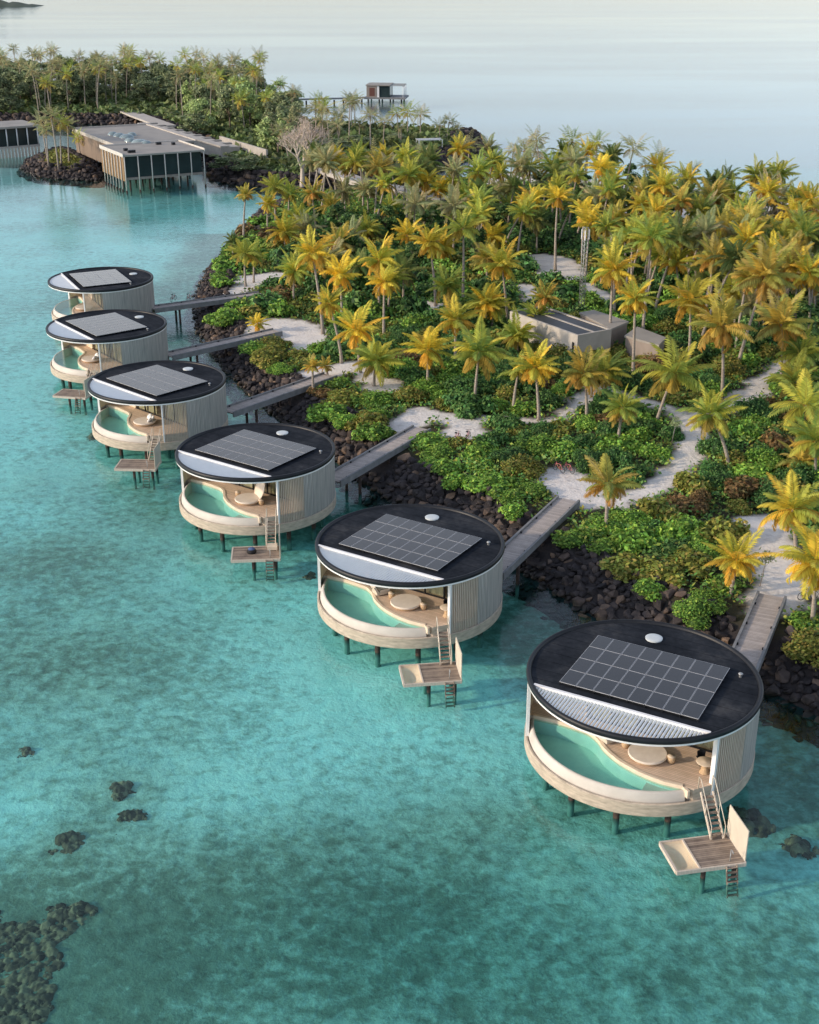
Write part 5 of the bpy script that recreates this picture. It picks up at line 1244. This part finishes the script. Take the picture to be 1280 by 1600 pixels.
def far_palm(x, y, h, s):
    global fo
    tx, ty = rt.gauss(.3, 1), rt.gauss(0, 1); me = rt.choice(FARCROWN); n = len(me.vertices); V = np.empty(n*3, np.float32); me.vertices.foreach_get('co', V); V = V.reshape(-1, 3)
    a = rt.uniform(0, 6.28); Rz = np.array(((cos(a), -sin(a), 0), (sin(a), cos(a), 0), (0, 0, 1))); c = np.empty(n*4, np.float32); me.attributes['col'].data.foreach_get('color', c); c = c.reshape(-1, 4)[:, :3]*rt.uniform(.8, 1.2)
    FV.append(V @ Rz.T*s+np.array((x+tx, y+ty, 2+h))); FC.append(c)
    FF.extend([[fo+k for k in p.vertices] for p in me.polygons]); fo += n
    ring = [(x+tx*t_**2+.2*(1-.4*t_)*cos(b_), y+ty*t_**2+.2*(1-.4*t_)*sin(b_), 1.7+(h+.3)*t_) for t_ in (0, .35, .7, 1) for b_ in np.linspace(0, 2*pi, 5, False)]
    FV.append(np.array(ring)); FC.append(np.tile((.30, .26, .21), (20, 1))); FF.extend([[fo+k*5+j, fo+k*5+(j+1) % 5, fo+k*5+5+(j+1) % 5, fo+k*5+5+j] for k in range(3) for j in range(5)]); fo += 20
for n, (x, y, u, v) in enumerate(far):
    if rt.random() < .48 or u > 470:
        h = rt.uniform(9, 14.5) if u < 430 else rt.uniform(6, 9)
        far_palm(x, y, h, rt.uniform(.95, 1.2))
    else:
        k = 'pale green' if 300 < u < 450 and rt.random() < .6 else 'dull green'
        tree(x, y, 1.9, rt.uniform(7.5, 12), rt.uniform(3.6, 5.4), k, f'{k} bushy tree in the far forest behind the restaurant roofs', f'{k} trees of the far forest')
me = bpy.data.meshes.new('palm_forest'); me.from_pydata([tuple(p) for p in np.concatenate(FV)], [], FF); me.materials.append(M['under'])
a_ = me.color_attributes.new('col', 'FLOAT_COLOR', 'POINT'); c4 = np.ones((fo, 4), np.float32); c4[:, :3] = np.concatenate(FC); a_.data.foreach_set('color', c4.ravel()); me.update()
o = bpy.data.objects.new('palm_forest', me); COL.objects.link(o); tag(o, 'far grey-green palms rising out of the forest behind the restaurant', 'palm forest', None, 'stuff')
for px, py, h, r, k, lab in ((345, 198, 7, 5, 'pale green', 'pale green spreading tree right behind the long hall'), (420, 190, 9, 6.5, 'pale green', 'large pale green tree behind the bare pale tree'), (402, 198, 6, 4.5, 'dull green', 'dull green tree above the end of the garden wall'),
        (445, 175, 8, 6, 'pale green', 'pale green tree at the left end of the far pier'), (300, 215, 6, 4.5, 'dull green', 'dull green tree beside the terraced wing'),
        (1265, 405, 8, 5, 'dusty pinkish', 'dusty pinkish half-bare tree at the right edge of the grove'), (1225, 375, 6, 4.5, 'dusty pinkish', 'dusty olive rounded tree left of the pinkish tree at right'), (1170, 362, 5.5, 4.5, 'dull green', 'dull green rounded tree below the far right beach'),
        (855, 320, 6, 5, 'dull green', 'dark rounded tree in the grove left of the lattice mast'), (1110, 470, 5, 4, 'dull green', 'dark rounded tree among leaning palms right of the mast'), (1275, 480, 6, 4.5, 'dull green', 'dull green tree at the right edge below the pinkish tree'),
        (350, 268, 4, 4, 'dull green', 'low green tree at the foot of the garden wall'), (390, 270, 3.5, 4, 'dull green', 'low green thicket right of the garden wall foot'), (560, 235, 3.5, 5, 'dull green', 'rounded dark thicket above the channel bridge'), (620, 228, 3, 5, 'dull green', 'rounded dark thicket left of the canopy frame'), (520, 240, 3.5, 5, 'dull green', 'rounded dark thicket left end above the channel bridge')):
    x, y = at(px, py, 2); tree(x, y, 1.9, h, r, k, lab, None)
ug = []; tr2 = 0; rg5 = random.Random(14)
while len(ug) < 34 and tr2 < 4000:
    tr2 += 1; px, py = rg5.uniform(430, 1290), rg5.uniform(300, 600); x, y = at(px, py, 2); a = np.array([x]); b = np.array([y])
    if sdist(SHORE, a, b)[0] < 7 or pathdist(a, b)[0] < 2.2 or any(hypot(x-p[0], y-p[1]) < 5 for p in ug): continue
    if px < 960 and py > 430 or (px > 1060 and py < 350) or (760 < px < 1100 and 440 < py < 600): continue
    ug.append((x, y)); k = 'grove green'; L = near_label(px, py-20)
    tree(x, y, 1.9, rg5.uniform(3.6, 5.4), rg5.uniform(2.4, 3.4), k, f'dense green tree under the palms near {L}', f'dense trees near {L}')
def bare_tree(px, py, h, label):
    x, y = at(px, py, 2); t = empty('bare_tree', (x, y, 1.9), 0, label, 'tree'); r = random.Random(3); mb = MB(); tw = []
    def grow(p, d, L, rad, lev):
        q = p+d*L; m = p+d*L*.5+Vector((r.gauss(0, .05), r.gauss(0, .05), 0))*L
        mb.tube([p, m, q], [rad, rad*.85, rad*.66], 7 if lev < 2 else 4, cap=False)
        if lev >= 3: tw.append(q)
        if lev >= 5: return
        for k in range(3 if lev else 4):
            e = (d+Vector((r.gauss(0, .55), r.gauss(0, .55), r.gauss(.12, .25)))).normalized(); grow(q, e, L*r.uniform(.66, .86), rad*.62, lev+1)
    grow(Vector((0, 0, -.2)), Vector((.05, 0, 1)), h*.24, .55, 0); mb.build('trunk', M['paletrunk'], t)
    rg3 = np.random.default_rng(4); c = np.array([q[:] for q in tw]); n = 800; i = rg3.integers(0, len(c), n); p = c[i]+rg3.normal(size=(n, 3))*.55
    dv = rg3.normal(size=(n, 3)); dv /= np.linalg.norm(dv, axis=1)[:, None]; sd = np.cross(dv, rg3.normal(size=(n, 3))); sd /= np.linalg.norm(sd, axis=1)[:, None]
    V = np.stack([p-dv*.5-sd*.02, p-dv*.5+sd*.02, p+dv*.5+sd*.02, p+dv*.5-sd*.02], 1).reshape(-1, 3)
    cl = np.repeat(palette_mix([(.55, .40, .32), (.46, .34, .27), (.62, .48, .39)], n, rg3), 4, 0)
    link('canopy', np_mesh('canopy', V, np.arange(4*n).reshape(-1, 4), M['leaf'], cl), t)
bare_tree(472, 290, 16.5, 'bare pale-trunked tree with pinkish twigs by the water right of the garden wall')
def sapling(px, py, h, label):
    x, y = at(px, py, 2.1); t = empty('sapling', (x, y, 2.0), 0, label, 'sapling'); mb = MB(); mb.tube([(0, 0, 0), (.15, 0, h*.5), (.35, 0, h)], [.05, .04, .015], 6)
    for a in range(6): mb.tube([(.2, 0, h*(.55+.05*a)), (.25+.4*cos(a*1.9), .4*sin(a*1.9), h*(.75+.05*a))], [.015, .006], 4)
    mb.build('trunk', M['paletrunk'], t); r = np.random.default_rng(8)
    V, Fq, C = leaf_cloud([(.3, 0, h*.85), (.1, .2, h*.7), (.5, -.2, h*.75)], [.5, .4, .4], 150, .11, [(.40, .46, .20), (.52, .56, .28)], r, core=False); link('leaves', np_mesh('leaves', V, Fq, M['leaf'], C), t)
sapling(1188, 914, 3.0, 'thin sapling with sparse pale leaves beside the end of the nearest walkway')
sapling(1050, 690, 2.6, 'bare pale sapling standing in shrubs left of the sand path bend')
